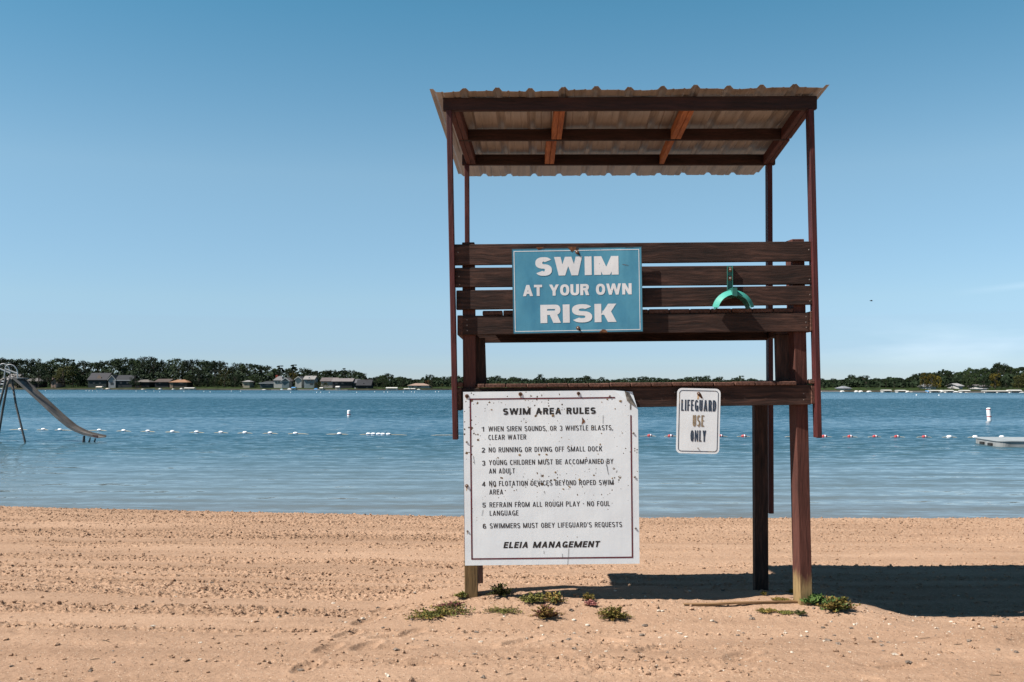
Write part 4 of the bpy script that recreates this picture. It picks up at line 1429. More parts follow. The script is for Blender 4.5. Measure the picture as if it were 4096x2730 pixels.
# main posts (front pair and rear pair)
zp([(1848, 970), (1898, 969.5), (1911, 2440), (1859, 2440)], 7.10, .09, "main_post", postl_z)
q0, q1, q2, q3 = W(3168, 957, 7.10), W(3217, 956.5, 7.108), W(3251, 2440, 7.108), W(3202, 2440, 7.10)
MB().hexa([q0, q1, q2, q3], (-.016, .125, 0)).build("main_post", post_z, tower, bevel=BV)
zp([(1884, 1580), (1926, 1580), (1932, 2480), (1889, 2480)], 8.30, .09, "main_post", wood_z)
zp([(3018, 1575), (3071, 1575), (3075, 2480), (3022, 2480)], 8.30, .09, "main_post", wood_z)
# upright boards between deck and bench
zp([(1893, 1352), (1940, 1352), (1946, 1537), (1896, 1537)], 7.195, .04, "upright_board", wood_z)
zp([(3101, 1338), (3179, 1338), (3184, 1526), (3106, 1526)], 7.195, .04, "upright_board", wood_z)
# backrest boards
zp([(1813, 978), (3251, 966), (3249, 1044.5), (1815, 1061)], 7.055, .042, "backrest_board", wood_x)
zp([(1820, 1072), (3249, 1061), (3249, 1137.5), (1820, 1149.5)], 7.055, .042, "backrest_board", wood_x)
zp([(1825, 1162.5), (3253, 1143), (3253, 1219), (1825, 1240)], 7.055, .042, "backrest_board", wood_x)
# bench: front rail, end stringers, rear rail, planks
zp([(1848, 1264), (3237, 1251), (3237, 1327), (1848, 1340.5)], 7.07, .03, "bench_rail", wood_x)
zl, zr_ = W(1838, 1262, 7.062).z, W(3249, 1246, 7.062).z
for (xa, xb, z) in ((-.388, -.350, zl), (2.115, 2.153, zr_)):
    MB().box((xa, 7.062, z - .142), (xb, 8.36, z)).build("bench_stringer", wood_y, tower, bevel=BV)
m = MB()
a, b2 = W(1850, 1264, 7.07), W(3235, 1251, 7.07)
m.hexa([(-.348, 8.22, a.z - .02), (2.113, 8.22, b2.z - .02), (2.113, 8.22, b2.z - .145), (-.348, 8.22, a.z - .145)], (0, .038, 0))
m.build("bench_rail", wood_x, tower, bevel=BV)
x = 1930.0
r = random.Random(9)
while x < 3150:
    x2 = min(x + 80.5, 3184)
    t0 = 1264 - (x - 1848) * 13 / 1389 - 1.2
    dy = r.uniform(-1, 1)
    q0, q1 = W(x, t0 - 18 + dy, 7.085), W(x2, t0 - 18.7 + dy, 7.085)
    th = .032
    MB().hexa([q0, q1, q1 - Vector((0, 0, th)), q0 - Vector((0, 0, th))], (0, 1.25 + r.uniform(-.02, .02), 0)).build("bench_plank", wood_y, tower, bevel=.006)
    x += 83.2
# deck: rim, end stringers, planks
zp([(1847, 1554), (3244, 1539.5), (3244, 1620), (1847, 1640)], 7.06, .038, "deck_rim", wood_x)
for (c) in ([(1826, 1551), (1846, 1551), (1846, 1643), (1826, 1643)], [(3245, 1541), (3266, 1541), (3266, 1617), (3245, 1617)]):
    q = [W(xx, yy, 7.05) for xx, yy in c]
    MB().hexa(q, (0, 2.15, 0)).build("deck_stringer", wood_y, tower, bevel=BV)
for (c) in ([(1828, 1530), (1850, 1530), (1850, 1549), (1828, 1549)], [(3238, 1521), (3262, 1521), (3262, 1536), (3238, 1536)]):
    q = [W(xx, yy, 7.045) for xx, yy in c]
    MB().hexa(q, (0, 2.15, 0)).build("deck_plank", wood_y, tower, bevel=BV)
q0, q1 = W(1851, 1537.6, 7.22), W(1909, 1537, 7.22)
MB().hexa([q0, q1, q1 - Vector((0, 0, .028)), q0 - Vector((0, 0, .028))], (0, 1.98, 0)).build("deck_plank", wood_y, tower, bevel=.005)
x = 1911.0
i = 0
while x < 3170:
    w = 28 if i == 0 else 80.5
    x2 = min(x + w, 3192)
    yt = 1537.0 - (x - 1911) * 11 / 1278
    dy = r.uniform(-.8, .8)
    q0, q1 = W(x, yt + dy, 7.035), W(x2, yt - .7 + dy, 7.035)
    dep = 2.09 if x < 2640 else 1.40
    MB().hexa([q0, q1, q1 - Vector((0, 0, .028)), q0 - Vector((0, 0, .028))], (0, dep, 0)).build("deck_plank", wood_y, tower, bevel=.005)
    x += w + 2.7
    i += 1

# canopy posts
YF, YR = 7.02, 8.42
zp([(1784.5, 440), (1806, 440), (1832, 1760), (1810.5, 1760)], YF, .089, "canopy_post", red_z)
zp([(3236, 436), (3257, 436), (3289, 1753), (3268, 1753)], YF, .089, "canopy_post", red_z)
zp([(1857.5, 655), (1876, 655), (1880, 1640), (1862, 1640)], YR, .089, "canopy_post", red_z)
zp([(3071, 655), (3090, 655), (3096, 2056), (3077, 2056)], YR, .089, "canopy_post", red_z)
# roof beams
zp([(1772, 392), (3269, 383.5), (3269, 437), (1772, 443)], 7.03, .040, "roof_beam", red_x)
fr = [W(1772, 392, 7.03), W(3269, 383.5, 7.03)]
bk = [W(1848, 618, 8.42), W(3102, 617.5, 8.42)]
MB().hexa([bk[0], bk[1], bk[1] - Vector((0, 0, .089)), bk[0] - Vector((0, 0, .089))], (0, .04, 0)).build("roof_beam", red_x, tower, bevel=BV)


def roofline(x, Y):
    """height of the top of the roof frame"""
    t = (Y - 7.03) / (8.42 - 7.03)
    a = fr[0].lerp(fr[1], (x - fr[0].x) / (fr[1].x - fr[0].x)).z
    b = bk[0].lerp(bk[1], (x - bk[0].x) / (bk[1].x - bk[0].x)).z
    return a + (b - a) * t


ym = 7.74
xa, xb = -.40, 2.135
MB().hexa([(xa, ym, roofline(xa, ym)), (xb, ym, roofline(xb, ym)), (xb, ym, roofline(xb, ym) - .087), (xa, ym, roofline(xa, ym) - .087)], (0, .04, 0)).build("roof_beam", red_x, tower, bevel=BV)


def rafter(x0, x1, ya, yb, m, w=.038, drop=.006):
    q = [(x0 - w / 2, ya, roofline(x0, ya) - drop), (x0 + w / 2, ya, roofline(x0, ya) - drop), (x0 + w / 2, ya, roofline(x0, ya) - .084), (x0 - w / 2, ya, roofline(x0, ya) - .084)]
    d = Vector((x1 - x0, yb - ya, roofline(x1, yb) - roofline(x0, ya)))
    MB().hexa(q, d).build("rafter", m, tower, bevel=.003)


for (x0, x1) in ((.319, .325), (.359, .365)):
    rafter(x0, x1, 7.073, 7.737, cedar_y)
for (x0, x1) in ((.290, .296), (.331, .337)):
    rafter(x0, x1, 7.783, 8.417, cedar_y)
for (x0, x1) in ((1.238, 1.252), (1.279, 1.293)):
    rafter(x0, x1, 7.073, 7.737, cedar_y)
rafter(1.252, 1.266, 7.783, 8.417, cedar_y)
for (x0, x1) in ((-.434, -.366), (-.394, -.326), (2.075, 2.143), (2.116, 2.184)):
    for (ya, yb) in ((7.073, 7.737), (7.783, 8.417)):
        t0, t1 = (ya - 7.03) / 1.39, (yb - 7.03) / 1.39
        rafter(x0 + (x1 - x0) * t0, x0 + (x1 - x0) * t1, ya, yb, red_y)

# roof sheets: corrugated, three lapped panels
FL, FR_ = W(1725, 368, 6.92), W(3311, 354, 6.92)
BL, BR = W(1838.5, 706, 9.2), W(3030, 703, 9.2)
Wd = 12 * .2286


def rib(u):
    t = (u / .2286) % 1.0
    d = min(t, 1 - t) * .2286
    if d < .012:
        return .023
    if d < .034:
        return .023 * (1 - (d - .012) / .022)
    for c in (1 / 3, 2 / 3):
        if abs(t - c) * .2286 < .010:
            return .0035 * (1 - abs(t - c) * .2286 / .010)
    return 0.0


def roof_panel(k0, k1, lift):
    us = []
    for k in range(k0, k1 + 1):
        for d in (-.034, -.012, .0, .012, .034, .0662, .0762, .0862, .1424, .1524, .1624):
            u = k * .2286 + d
            lo, hi = k0 * .2286 - .034 * (k0 > 0) - .012 * (k0 == 0), k1 * .2286 + .014
            if lo - 1e-6 <= u <= hi + 1e-6:
                us.append(u)
    us = sorted(set(round(u, 5) for u in us))
    rows = np.linspace(0, 1, 9)
    rr = random.Random(k0 + 5)
    wob = [[rr.uniform(-.0022, .0022) for _ in us] for _ in rows]
    top = []
    for j, t in enumerate(rows):
        a, b = FL.lerp(BL, t), FR_.lerp(BR, t)
        for i, u in enumerate(us):
            p = a.lerp(b, u / Wd)
            sag = -.004 * math.sin(u * 9 + 1.3) * (1 - t) + wob[j][i] * (1.0 if j in (0, 8) else .4)
            top.append(p + Vector((0, 0, rib(u) + lift + sag)))
    n_ = len(us)
    bot = [p - Vector((0, 0, .0012)) for p in top]
    m = MB()
    fs = []
    K = len(top)
    for j in range(8):
        for i in range(n_ - 1):
            a = j * n_ + i
            fs.append((a, a + 1, a + n_ + 1, a + n_))
            fs.append((K + a, K + a + n_, K + a + n_ + 1, K + a + 1))
    for i in range(n_ - 1):
        fs.append((i, K + i, K + i + 1, i + 1))
        e = 8 * n_ + i
        fs.append((e, e + 1, K + e + 1, K + e))
    for j in range(8):
        a = j * n_
        fs.append((a, a + n_, K + a + n_, K + a))
        a = j * n_ + n_ - 1
        fs.append((a, K + a, K + a + n_, a + n_))
    m.add(top + bot, fs)
    m.build("roof_sheet", roof_mat, tower)


roof_panel(0, 4, .0)
roof_panel(4, 8, .003)
roof_panel(8, 12, .006)
# nail heads on bench and deck boards
for (xx, yy) in ((1868, 1280), (1868, 1302), (1869, 1323), (3225, 1268), (3224, 1290), (3226, 1311), (1836, 1107), (1838, 1139), (1832, 1010), (3238, 1120), (3240, 1205), (3236, 1000), (3240, 1180), (2700, 1570), (3215, 1575), (3215, 1600)):
    p = W(xx, yy, 7.0555 if yy < 1250 else (7.0705 if yy < 1400 else 7.0605))
    MB().lathe([(.005, -.002), (.005, .001), (.003, .002)], p, 8, (0, -1, 0)).build("nail_head", bolt_m, tower)

# ------------------------------------------------------------------ signs
class Sign:
    def __init__(self, name, label, cpx, w, h, ang, Y):
        self.c = W(cpx[0], cpx[1], Y)
        a = math.radians(ang)
        self.r = Vector((math.cos(a), 0, math.sin(a)))
        self.u = Vector((-math.sin(a), 0, math.cos(a)))
        self.n = Vector((0, -1, 0))
        self.w, self.h, self.Y, self.cpx = w, h, Y, cpx
        self.root = empty(name, self.c)
        tag(self.root, label, "sign")
        self.ppm = F / Y

    def p(self, a, b, d=0.0):
        return self.c + self.r * a + self.u * b + self.n * d

    def px(self, x, y, d=0.0):
        v = Vector(((x - self.cpx[0]) / self.ppm, 0, -(y - self.cpx[1]) / self.ppm))
        return self.c + v + self.n * d

    def poly(self, pts, d0, d1, name, m, bevel=0):
        k = len(pts)
        mb = MB()
        mb.add([self.p(a, b, d1) for a, b in pts] + [self.p(a, b, d0) for a, b in pts],
               [tuple(range(k)), tuple(2 * k - 1 - i for i in range(k))] + [((i + 1) % k, i, k + i, k + (i + 1) % k) for i in range(k)])
        return mb.build(name, m, self.root)

    def ring(self, a0, a1, b0, b1, t, d, name, m, rr=0.0):
        def loop(o):
            if rr <= 0:
                return [(a0 + o, b0 + o), (a1 - o, b0 + o), (a1 - o, b1 - o), (a0 + o, b1 - o)]
            q = []
            R = rr - o
            for (cx, cy, s) in ((a1 - rr, b0 + rr, 270), (a1 - rr, b1 - rr, 0), (a0 + rr, b1 - rr, 90), (a0 + rr, b0 + rr, 180)):
                for k in range(7):
                    an = math.radians(s + 15 * k)
                    q.append((cx + R * math.cos(an), cy + R * math.sin(an)))
            return q

        o, i = loop(0), loop(t)
        k = len(o)
        mb = MB()
        mb.add([self.p(a, b, d) for a, b in o] + [self.p(a, b, d) for a, b in i], [(j, (j + 1) % k, k + (j + 1) % k, k + j) for j in range(k)])
        return mb.build(name, m, self.root)

    def text(self, s, x0, x1, base_y, cap, m, a=.17, shear=0.0, d=.0022, gap=None, name="word"):
        """words between photo columns x0 and x1 on baseline base_y (at their middle), capitals `cap` photo pixels high"""
        hgt = cap / self.ppm
        mid = self.px((x0 + x1) / 2, base_y, d)
        half = (x1 - x0) / cap / 2
        for V, Fc in glyphs(s, (x1 - x0) / cap, a, shear, gap):
            MB().add([mid + self.r * ((v[0] - half) * hgt) + self.u * (v[1] * hgt) + self.n * v[2] for v in V], Fc).build(name, m, self.root)

    def bolt(self, x, y, r, m, d=0.0, wash=None, name="bolt"):
        p = self.px(x, y, d)
        if wash:
            MB().lathe([(wash, .0), (wash, .003), (wash * .8, .004)], p, 16, self.n).build("washer", rust, self.root)
            p = p + self.n * .004
        return MB().lathe([(r, 0), (r, .004), (r * .6, .006)], p, 10, self.n).build(name, m, self.root)


# block capitals drawn from bars, slants and bowls: height 1, stem thickness a
def bowl(x0, y0, x1, y1, t0, t1, a, v, n=14, e=2.35):
    cx, cy, rx, ry = (x0 + x1) / 2, (y0 + y1) / 2, (x1 - x0) / 2, (y1 - y0) / 2
    out = []
    pr = None
    for i in range(n + 1):
        t = math.radians(t0 + (t1 - t0) * i / n)
        c, s_ = math.cos(t), math.sin(t)
        ox = math.copysign(abs(c) ** (2 / e), c)
        oy = math.copysign(abs(s_) ** (2 / e), s_)
        o, q = (cx + rx * ox, cy + ry * oy), (cx + max(.001, rx - a) * ox, cy + max(.001, ry - v) * oy)
        if pr:
            out.append([pr[0], o, q, pr[1]])
        pr = (o, q)
    return out


def bar(x0, y0, x1, y1):
    return [[(x0, y0), (x1, y0), (x1, y1), (x0, y1)]]


def slant(x0, y0, x1, y1, a):
    """slanting stem whose foot starts at x0 and head at x1, a wide"""
    return [[(x0, y0), (x0 + a, y0), (x1 + a, y1), (x1, y1)]]


GW = {'I': 0.0, 'M': .98, 'W': 1.12, 'E': .56, 'F': .54, 'L': .53, 'T': .62, 'S': .66, 'J': .5, 'A': .76, 'V': .74, 'Y': .74, 'K': .72, '1': .30, ',': 0.0, "'": 0.0, '\u2022': .24, ' ': .36, 'N': .72, 'O': .70, 'Q': .70, 'G': .70, 'C': .68}


def glyph(ch, w, a):
    v = min(a * .82, .235)
    h = v / 2
    mid = .5
    if ch == 'A':
        return slant(0, 0, w / 2 - a / 2, 1, a) + slant(w - a, 0, w / 2 - a / 2, 1, a) + bar(w * .2, .2, w * .8, .2 + v * .9)
    if ch == 'B':
        r_ = min(.3, w * .5)
        return bar(0, 0, a, 1) + bar(a, 1 - v, w - r_, 1) + bar(a, mid - h, w - r_, mid + h) + bar(a, 0, w - r_, v) + bowl(w - 2 * r_, mid - h, w, 1, -90, 90, a, v) + bowl(w - 2 * r_, 0, w, mid + h, -90, 90, a, v)
    if ch == 'C':
        return bowl(0, 0, w, 1, 38, 322, a, v, 26)
    if ch == 'D':
        r_ = w * .55
        return bar(0, 0, a, 1) + bar(a, 1 - v, w - r_, 1) + bar(a, 0, w - r_, v) + bowl(w - 2 * r_, 0, w, 1, -90, 90, a, v, 18)
    if ch in 'EF':
        o = bar(0, 0, a, 1) + bar(a, 1 - v, w, 1) + bar(a, mid - h + .02, w * .92, mid + h + .02)
        return o + (bar(a, 0, w, v) if ch == 'E' else [])
    if ch == 'G':
        return bowl(0, 0, w, 1, 38, 330, a, v, 26) + bar(w * .52, .5 - v, w, .5) + bar(w - a, .02, w, .5 - v)
    if ch == 'H':
        return bar(0, 0, a, 1) + bar(w - a, 0, w, 1) + bar(a, mid - h, w - a, mid + h)
    if ch == 'I':
        return bar(0, 0, a, 1)
    if ch == 'K':
        return bar(0, 0, a, 1) + slant(a * .9, .40, w - a * 1.2, 1, a * 1.2) + slant(w - a * 1.25, 0, a * 1.1, .62, a * 1.25)
    if ch == 'L':
        return bar(0, 0, a, 1) + bar(a, 0, w, v)
    if ch == 'M':
        b_ = min(a * 1.05, (w - 2 * a) * .5 + a * .45)
        return bar(0, 0, a, 1) + bar(w - a, 0, w, 1) + slant(w / 2 - b_ / 2, 0, 0, 1, b_) + slant(w / 2 - b_ / 2, 0, w - b_, 1, b_)
    if ch == 'N':
        st, sl = min(a, w * .33), min(a * 1.1, w * .34)
        return bar(0, 0, st, 1) + bar(w - st, 0, w, 1) + slant(w - sl, 0, 0, 1, sl)
    if ch in 'OQ':
        o = bowl(0, 0, w, 1, 0, 360, a, v, 30)
        return o + (slant(w * .92 - a * .6, -.08, w * .5, .28, a * .9) if ch == 'Q' else [])
    if ch in 'PR':
        r_ = min(.3, w * .5)
        y = .44
        o = bar(0, 0, a, 1) + bar(a, 1 - v, w - r_, 1) + bar(a, y, w - r_, y + v) + bowl(w - 2 * r_, y, w, 1, -90, 90, a, v)
        return o + (slant(w - a * 1.05, 0, w * .42, y + v * .5, a * 1.1) if ch == 'R' else [])
    if ch == 'S':
        return bowl(0, mid - h, w, 1, 28, 270, a, v, 20) + bowl(0, 0, w, mid + h, 90, -152, a, v, 20)
    if ch == 'T':
        return bar(0, 1 - v, w, 1) + bar(w / 2 - a / 2, 0, w / 2 + a / 2, 1 - v)
    if ch == 'U':
        return bar(0, .35, a, 1) + bar(w - a, .35, w, 1) + bowl(0, 0, w, .70, 180, 360, a, v, 18)
    if ch == 'V':
        return slant(w / 2 - a / 2, 0, 0, 1, a) + slant(w / 2 - a / 2, 0, w - a, 1, a)
    if ch == 'W':
        q = a * .92
        return slant(w * .27 - q / 2, 0, 0, 1, q) + slant(w * .27 - q / 2, 0, w / 2 - q / 2, 1, q) + slant(w * .73 - q / 2, 0, w / 2 - q / 2, 1, q) + slant(w * .73 - q / 2, 0, w - q, 1, q)
    if ch == 'Y':
        return bar(w / 2 - a / 2, 0, w / 2 + a / 2, .45) + slant(w / 2 - a / 2, .40, 0, 1, a) + slant(w / 2 - a / 2, .40, w - a, 1, a)
    if ch == '1':
        return bar(w - a, 0, w, 1) + bar(0, .72, w - a, .72 + v * .8)
    if ch == '2':
        return bowl(0, .42, w, 1, 165, -30, a, v, 16) + slant(0, v * .6, w - a * 1.25, .56, a * 1.2) + bar(0, 0, w, v)
    if ch == '3':
        return bowl(0, mid - h, w, 1, 155, -90, a, v, 16) + bowl(0, 0, w, mid + h, 90, -155, a, v, 16)
    if ch == '4':
        return bar(w * .58, 0, w * .58 + a, 1) + bar(0, .22, w, .22 + v) + slant(0, .22, w * .58, 1, a * .9)
    if ch == '5':
        return bar(.04, 1 - v, w, 1) + bar(.04, .45, a + .02, 1 - v) + bowl(0, 0, w, .65, 128, -150, a, v, 18)
    if ch == '6':
        return bowl(0, 0, w, .62, 0, 360, a, v, 24) + bowl(0, 0, w, 1, 50, 190, a, v, 14)
    if ch == ',':
        return bar(0, 0, a, a) + slant(-a * .1, -.16, a * .35, 0, a * .55)
    if ch == "'":
        return bar(0, .86, a, 1) + slant(a * .05, .68, a * .4, .86, a * .5)
    if ch == '\u2022':
        return bowl(0, .42, w, .42 + w, 0, 360, w / 2, w / 2, 12, 2)
    return []


def glyphs(s, width, a, shear, gap=None):
    """outlines of a line of capitals, 1 high and `width` wide, stems a thick"""
    gap = a * .62 if gap is None else gap
    fixed = gap * (len(s) - 1) + sum(a for c in s if GW.get(c, 1) == 0)
    k = (width - fixed - (abs(shear) if shear else 0)) / sum(GW.get(c, .66) for c in s)
    x, out, V, Fc = 0.0, [], [], []
    for i, c in enumerate(s):
        if c == ' ' and V:
            out.append((V, Fc))
            V, Fc = [], []
        w = GW.get(c, .66) * k if GW.get(c, 1) else a
        for j, q in enumerate(glyph(c, w, a)):
            b0 = len(V)
            ar = sum(q[m_][0] * q[(m_ + 1) % 4][1] - q[(m_ + 1) % 4][0] * q[m_][1] for m_ in range(4))
            if ar < 0:
                q = q[::-1]
            V += [(x + px_ + py_ * shear, py_, j * .00002 + (i % 2) * .00001) for px_, py_ in q]
            Fc.append((b0, b0 + 1, b0 + 2, b0 + 3))
        x += w + gap
    if V:
        out.append((V, Fc))
    return out


def lump(sign, x, y, r, m, name, seed):
    rr = random.Random(seed)
    p = sign.px(x, y, .001)
    bm = bmesh.new()
    bmesh.ops.create_icosphere(bm, subdivisions=2, radius=r)
    mb = MB()
    vs = []
    for v in bm.verts:
        k = 1 + rr.uniform(-.38, .38)
        vs.append(p + Vector((v.co.x * k * 1.2, v.co.y * k * .45, v.co.z * k)))
    mb.add(vs, [tuple(v.index for v in f.verts) for f in bm.faces])
    bm.free()
    mb.build(name, m, sign.root)


# --- the big rules sign
S1 = Sign("rules_sign", "large battered white sign headed SWIM AREA RULES hung below the deck", (2205.5, 1912), 1.233, 1.226, .62, 7.031)
hw, hh = S1.w / 2, S1.h / 2
cut = .135
m = MB()
pts = [(-hw, -hh), (hw, -hh), (hw, hh - cut * 1.05), (hw - cut * 1.25, hh), (-hw, hh)]
k = len(pts)
m.add([S1.p(a, b, .0015) for a, b in pts] + [S1.p(a, b, -.0015) for a, b in pts],
      [tuple(range(k)), tuple(2 * k - 1 - i for i in range(k))] + [((i + 1) % k, i, k + i, k + (i + 1) % k) for i in range(k) if i != 2])
c3, c4 = (hw, hh - cut * 1.05), (hw - cut * 1.25, hh)
tip = S1.p(hw - .035, hh - .012, -.026)
tri = [S1.p(*c3, .0015), tip, S1.p(*c4, .0015)]
tri2 = [q + Vector((0, .003, 0)) for q in tri]
m.add(tri + tri2, [(0, 1, 2), (5, 4, 3), (1, 0, 3, 4), (2, 1, 4, 5)])
m.build("panel", white_sign, S1.root)
t = .0098
bx0, bx1, by0, by1 = -.572, .571, -.572, .566
m = MB()
segs = [((bx0, by0), (bx1, by0), (bx1 - t, by0 + t), (bx0 + t, by0 + t)), ((bx0 + t, by1 - t), (bx0 + t, by0 + t), (bx0, by0), (bx0, by1)),
        ((bx1, by0), (bx1, by1 - .13), (bx1 - t, by1 - .13), (bx1 - t, by0 + t)), ((bx0, by1), (bx0 + t, by1 - t), (bx1 - .115, by1 - t), (bx1 - .115, by1))]
for q in segs:
    P = [S1.p(a, b, .0026) for a, b in q]
    nn = (P[1] - P[0]).cross(P[2] - P[0])
    if nn.y > 0:
        P.reverse()
    m.add(P, [(0, 1, 2, 3)])
m.build("border", maroon, S1.root)
B1 = .018
S1.text("SWIM AREA RULES", 2012, 2383, 1658.5, 26.5, letter_black, .285)
for (s, x0, x1, y) in (("1", 1926, 1936.5, 1727.5), ("WHEN SIREN SOUNDS, OR 3 WHISTLE BLASTS,", 1953.6, 2451.8, 1724), ("CLEAR WATER", 1953.6, 2104.6, 1759.5),
                       ("2", 1926.5, 1939.5, 1811), ("NO RUNNING OR DIVING OFF SMALL DOCK", 1954.7, 2408.7, 1808), ("3", 1927, 1941, 1863), ("YOUNG CHILDREN MUST BE ACCOMPANIED BY", 1955.4, 2453.6, 1858.5),
                       ("AN ADULT", 1956, 2059.6, 1894.6), ("4", 1927.5, 1942, 1947), ("NO FLOTATION DEVICES BEYOND ROPED SWIM", 1956.7, 2454.2, 1942.6), ("AREA", 1957, 2012.5, 1978.6),
                       ("5", 1929.5, 1943, 2031), ("REFRAIN FROM ALL ROUGH PLAY \u2022 NO FOUL", 1958, 2439.5, 2027.5), ("LANGUAGE", 1958.7, 2073.8, 2063), ("6", 1931, 1945, 2115), ("SWIMMERS MUST OBEY LIFEGUARD'S REQUESTS", 1959, 2487.8, 2111.3)):
    S1.text(s, x0, x1, y, 20.2 if len(s) > 1 else 19.5, letter_black, .155 if len(s) > 1 else .20, 0, gap=.15)
S1.text("ELEIA MANAGEMENT", 2013, 2401.6, 2191.5, 25, letter_black, .27, .22)


def z5(u, v):
    return 1780 + u / 2.736, 1380 + v / 2.736


def z6(u, v):
    return 1780 + u / 2.529, 1860 + v / 2.529


for i, (u, v, r_) in enumerate(((1180, 775, 13), (1250, 712, 8), (1775, 597, 9), (1920, 615, 13), (1997, 598, 9), (1715, 628, 6), (815, 1205, 11), (1030, 1200, 11), (1108, 1200, 11), (580, 1235, 9),
                                (1112, 1252, 8), (1697, 1090, 9), (1350, 1110, 7), (1700, 1278, 10), (1545, 1235, 7), (1208, 1395, 9), (1275, 1015, 6), (1860, 700, 7), (508, 710, 8), (1330, 722, 6), (1210, 1255, 5),
                                (1425, 885, 6), (1615, 905, 6), (1385, 1100, 5), (1675, 1195, 6), (1355, 1035, 4), (1250, 1055, 4), (880, 608, 5), (905, 840, 4), (1712, 970, 7), (1940, 965, 6))):
    x, y = z5(u, v)
    lump(S1, x, y, r_ * .95 / 2.736 / 567, mud, "mud_clump", i)
for i, (u, v, r_) in enumerate(((1505, 105, 9), (1360, 148, 11), (1690, 135, 8), (1117, 75, 8), (1195, 245, 9), (1262, 225, 8), (958, 145, 5), (1240, 725, 4), (1335, 730, 5), (595, 322, 4), (1145, 325, 4))):
    x, y = z6(u, v)
    lump(S1, x, y, r_ * .95 / 2.529 / 567, mud, "mud_clump", 60 + i)
# torn hole and scratches
x, y = z5(1515, 835)
m = MB()
m.add([S1.px(x - 8, y + 14, .003), S1.px(x + 6, y + 4, .003), S1.px(x + 5, y - 3, .003), S1.px(x - 6, y - 16, .003), S1.px(x - 5, y - 1, .003)], [(0, 1, 2, 3, 4)])
m.build("dark_patch", rust, S1.root)
for (a, b) in (((z5(1730, 770)), (z5(1728, 862))), ((z5(310, 1215)), (z5(322, 1305))), ((z5(1757, 1268)), (z5(1788, 1420))), ((z6(1635, 0)), (z6(1652, 100))), ((z6(386, 455)), (z6(373, 515))),
               ((z6(1252, 845)), (z6(1240, 1015))), ((z6(1186, 900)), (z6(1188, 948))), ((z6(970, 90)), (z6(971, 122))), ((z6(1007, 265)), (z6(1008, 292))), ((z6(1000, 870)), (z6(1001, 900)))):
    p0, p1 = S1.px(*a, .0031), S1.px(*b, .0031)
    s = Vector((.0012, 0, 0))
    q = [p0 - s, p1 - s, p1 + s, p0 + s]
    if (q[1] - q[0]).cross(q[2] - q[0]).y > 0:
        q.reverse()
    MB().add(q, [(0, 1, 2, 3)]).build("scratch", letter_black, S1.root)
# rust running down from the fixings
rs1 = plain("rust_run", (.42, .30, .19), .8, 0, .35, 70)
for (u, v, h_, w_, f6) in ((220, 222, 44, 5, 1), (240, 575, 26, 4, 0), (826, 552, 30, 4, 0), (1460, 545, 22, 3, 0), (226, 680, 26, 3, 1)):
    x, y = z6(u, v) if f6 else z5(u, v)
    MB().add([S1.px(x - w_ * .5, y + h_ / 2.6, .0019), S1.px(x + w_ * .2, y + h_ / 2.9, .0019), S1.px(x + w_ * .5, y, .0019), S1.px(x - w_ * .5, y, .0019)], [(0, 1, 2, 3)]).build("rust_run", rs1, S1.root)
# dark grey marks at the bent corner
for (u, v, ws) in ((240, 562, .014), (1460, 532, .012), (825, 540, .014)):
    x, y = z5(u, v)
    S1.bolt(x, y, .006, dark_hole, .0018, ws)
for (u, v) in ((235, 1062), (2060, 966), (1800, 560)):
    x, y = z5(u, v)
    S1.bolt(x, y, .007, bolt_m, .0018)
for (u, v, ws) in ((220, 213, .012), (226, 670, None), (1917, 122, None), (1927, 642, None)):
    x, y = z6(u, v)
    S1.bolt(x, y, .007, bolt_m, .0018, ws)
dark_grey = plain("dark_grey_patch", (.16, .15, .13), .8, 0, .6, 40)
m = MB()
x, y = z5(2030, 625)
m.add([S1.px(x - 3, y + 30, .0030), S1.px(x + 2, y + 30, .0030), S1.px(x + 3, y - 8, .0030), S1.px(x - 2, y - 16, .0030)], [(0, 1, 2, 3)])
m.build("dark_mark", dark_grey, S1.root)
MB().add([tri[0] + Vector((-.012, -.0035, .02)), tri[1] + Vector((-.02, -.004, -.006)), tri[2] + Vector((.075, -.0055, -.004)), tri[2].lerp(tri[0], .55) + Vector((0, -.003, 0))], [(0, 1, 2, 3)]).build("dark_mark", dark_grey, S1.root)  # dark grey sheet laid over the bent flap

# --- the blue sign
S2 = Sign("swim_risk_sign", "faded blue sign reading SWIM AT YOUR OWN RISK on the bench back", (2309.5, 1162), .914, .5985, .98, 7.012)
hw, hh = S2.w / 2, S2.h / 2
r = random.Random(4)
top = [(hw, hh)]
xx = hw
for (a, b) in ((.405, 0), (.40, -.006), (.345, -.008), (.335, 0), (.02, 0), (.012, -.018), (-.03, -.022), (-.06, -.006), (-.065, 0), (-.22, 0), (-.225, -.008), (-.27, -.010), (-.28, 0)):
    top.append((a, hh + b))
S2.poly([(-hw, -hh), (hw, -hh)] + top + [(-hw, hh)], -.0015, .0015, "panel", blue_sign)
S2.ring(-hw + .013, hw - .018, -hh + .014, hh - .017, .0042, .0026, "border", white_line)
S2.ring(-hw, hw, -hh, hh, .004, .0024, "edge_line", plain("dark_edge", (.03, .08, .11), .6))


def z3(u, v):
    return 1760 + u / 2.736, 900 + v / 2.736


def t3(s, u0, u1, v, cap, a, gap=None):
    x0, y = z3(u0, v)
    x1, _ = z3(u1, v)
    S2.text(s, x0, x1, y, cap / 2.736, letter_white, a, 0, .0026, gap)


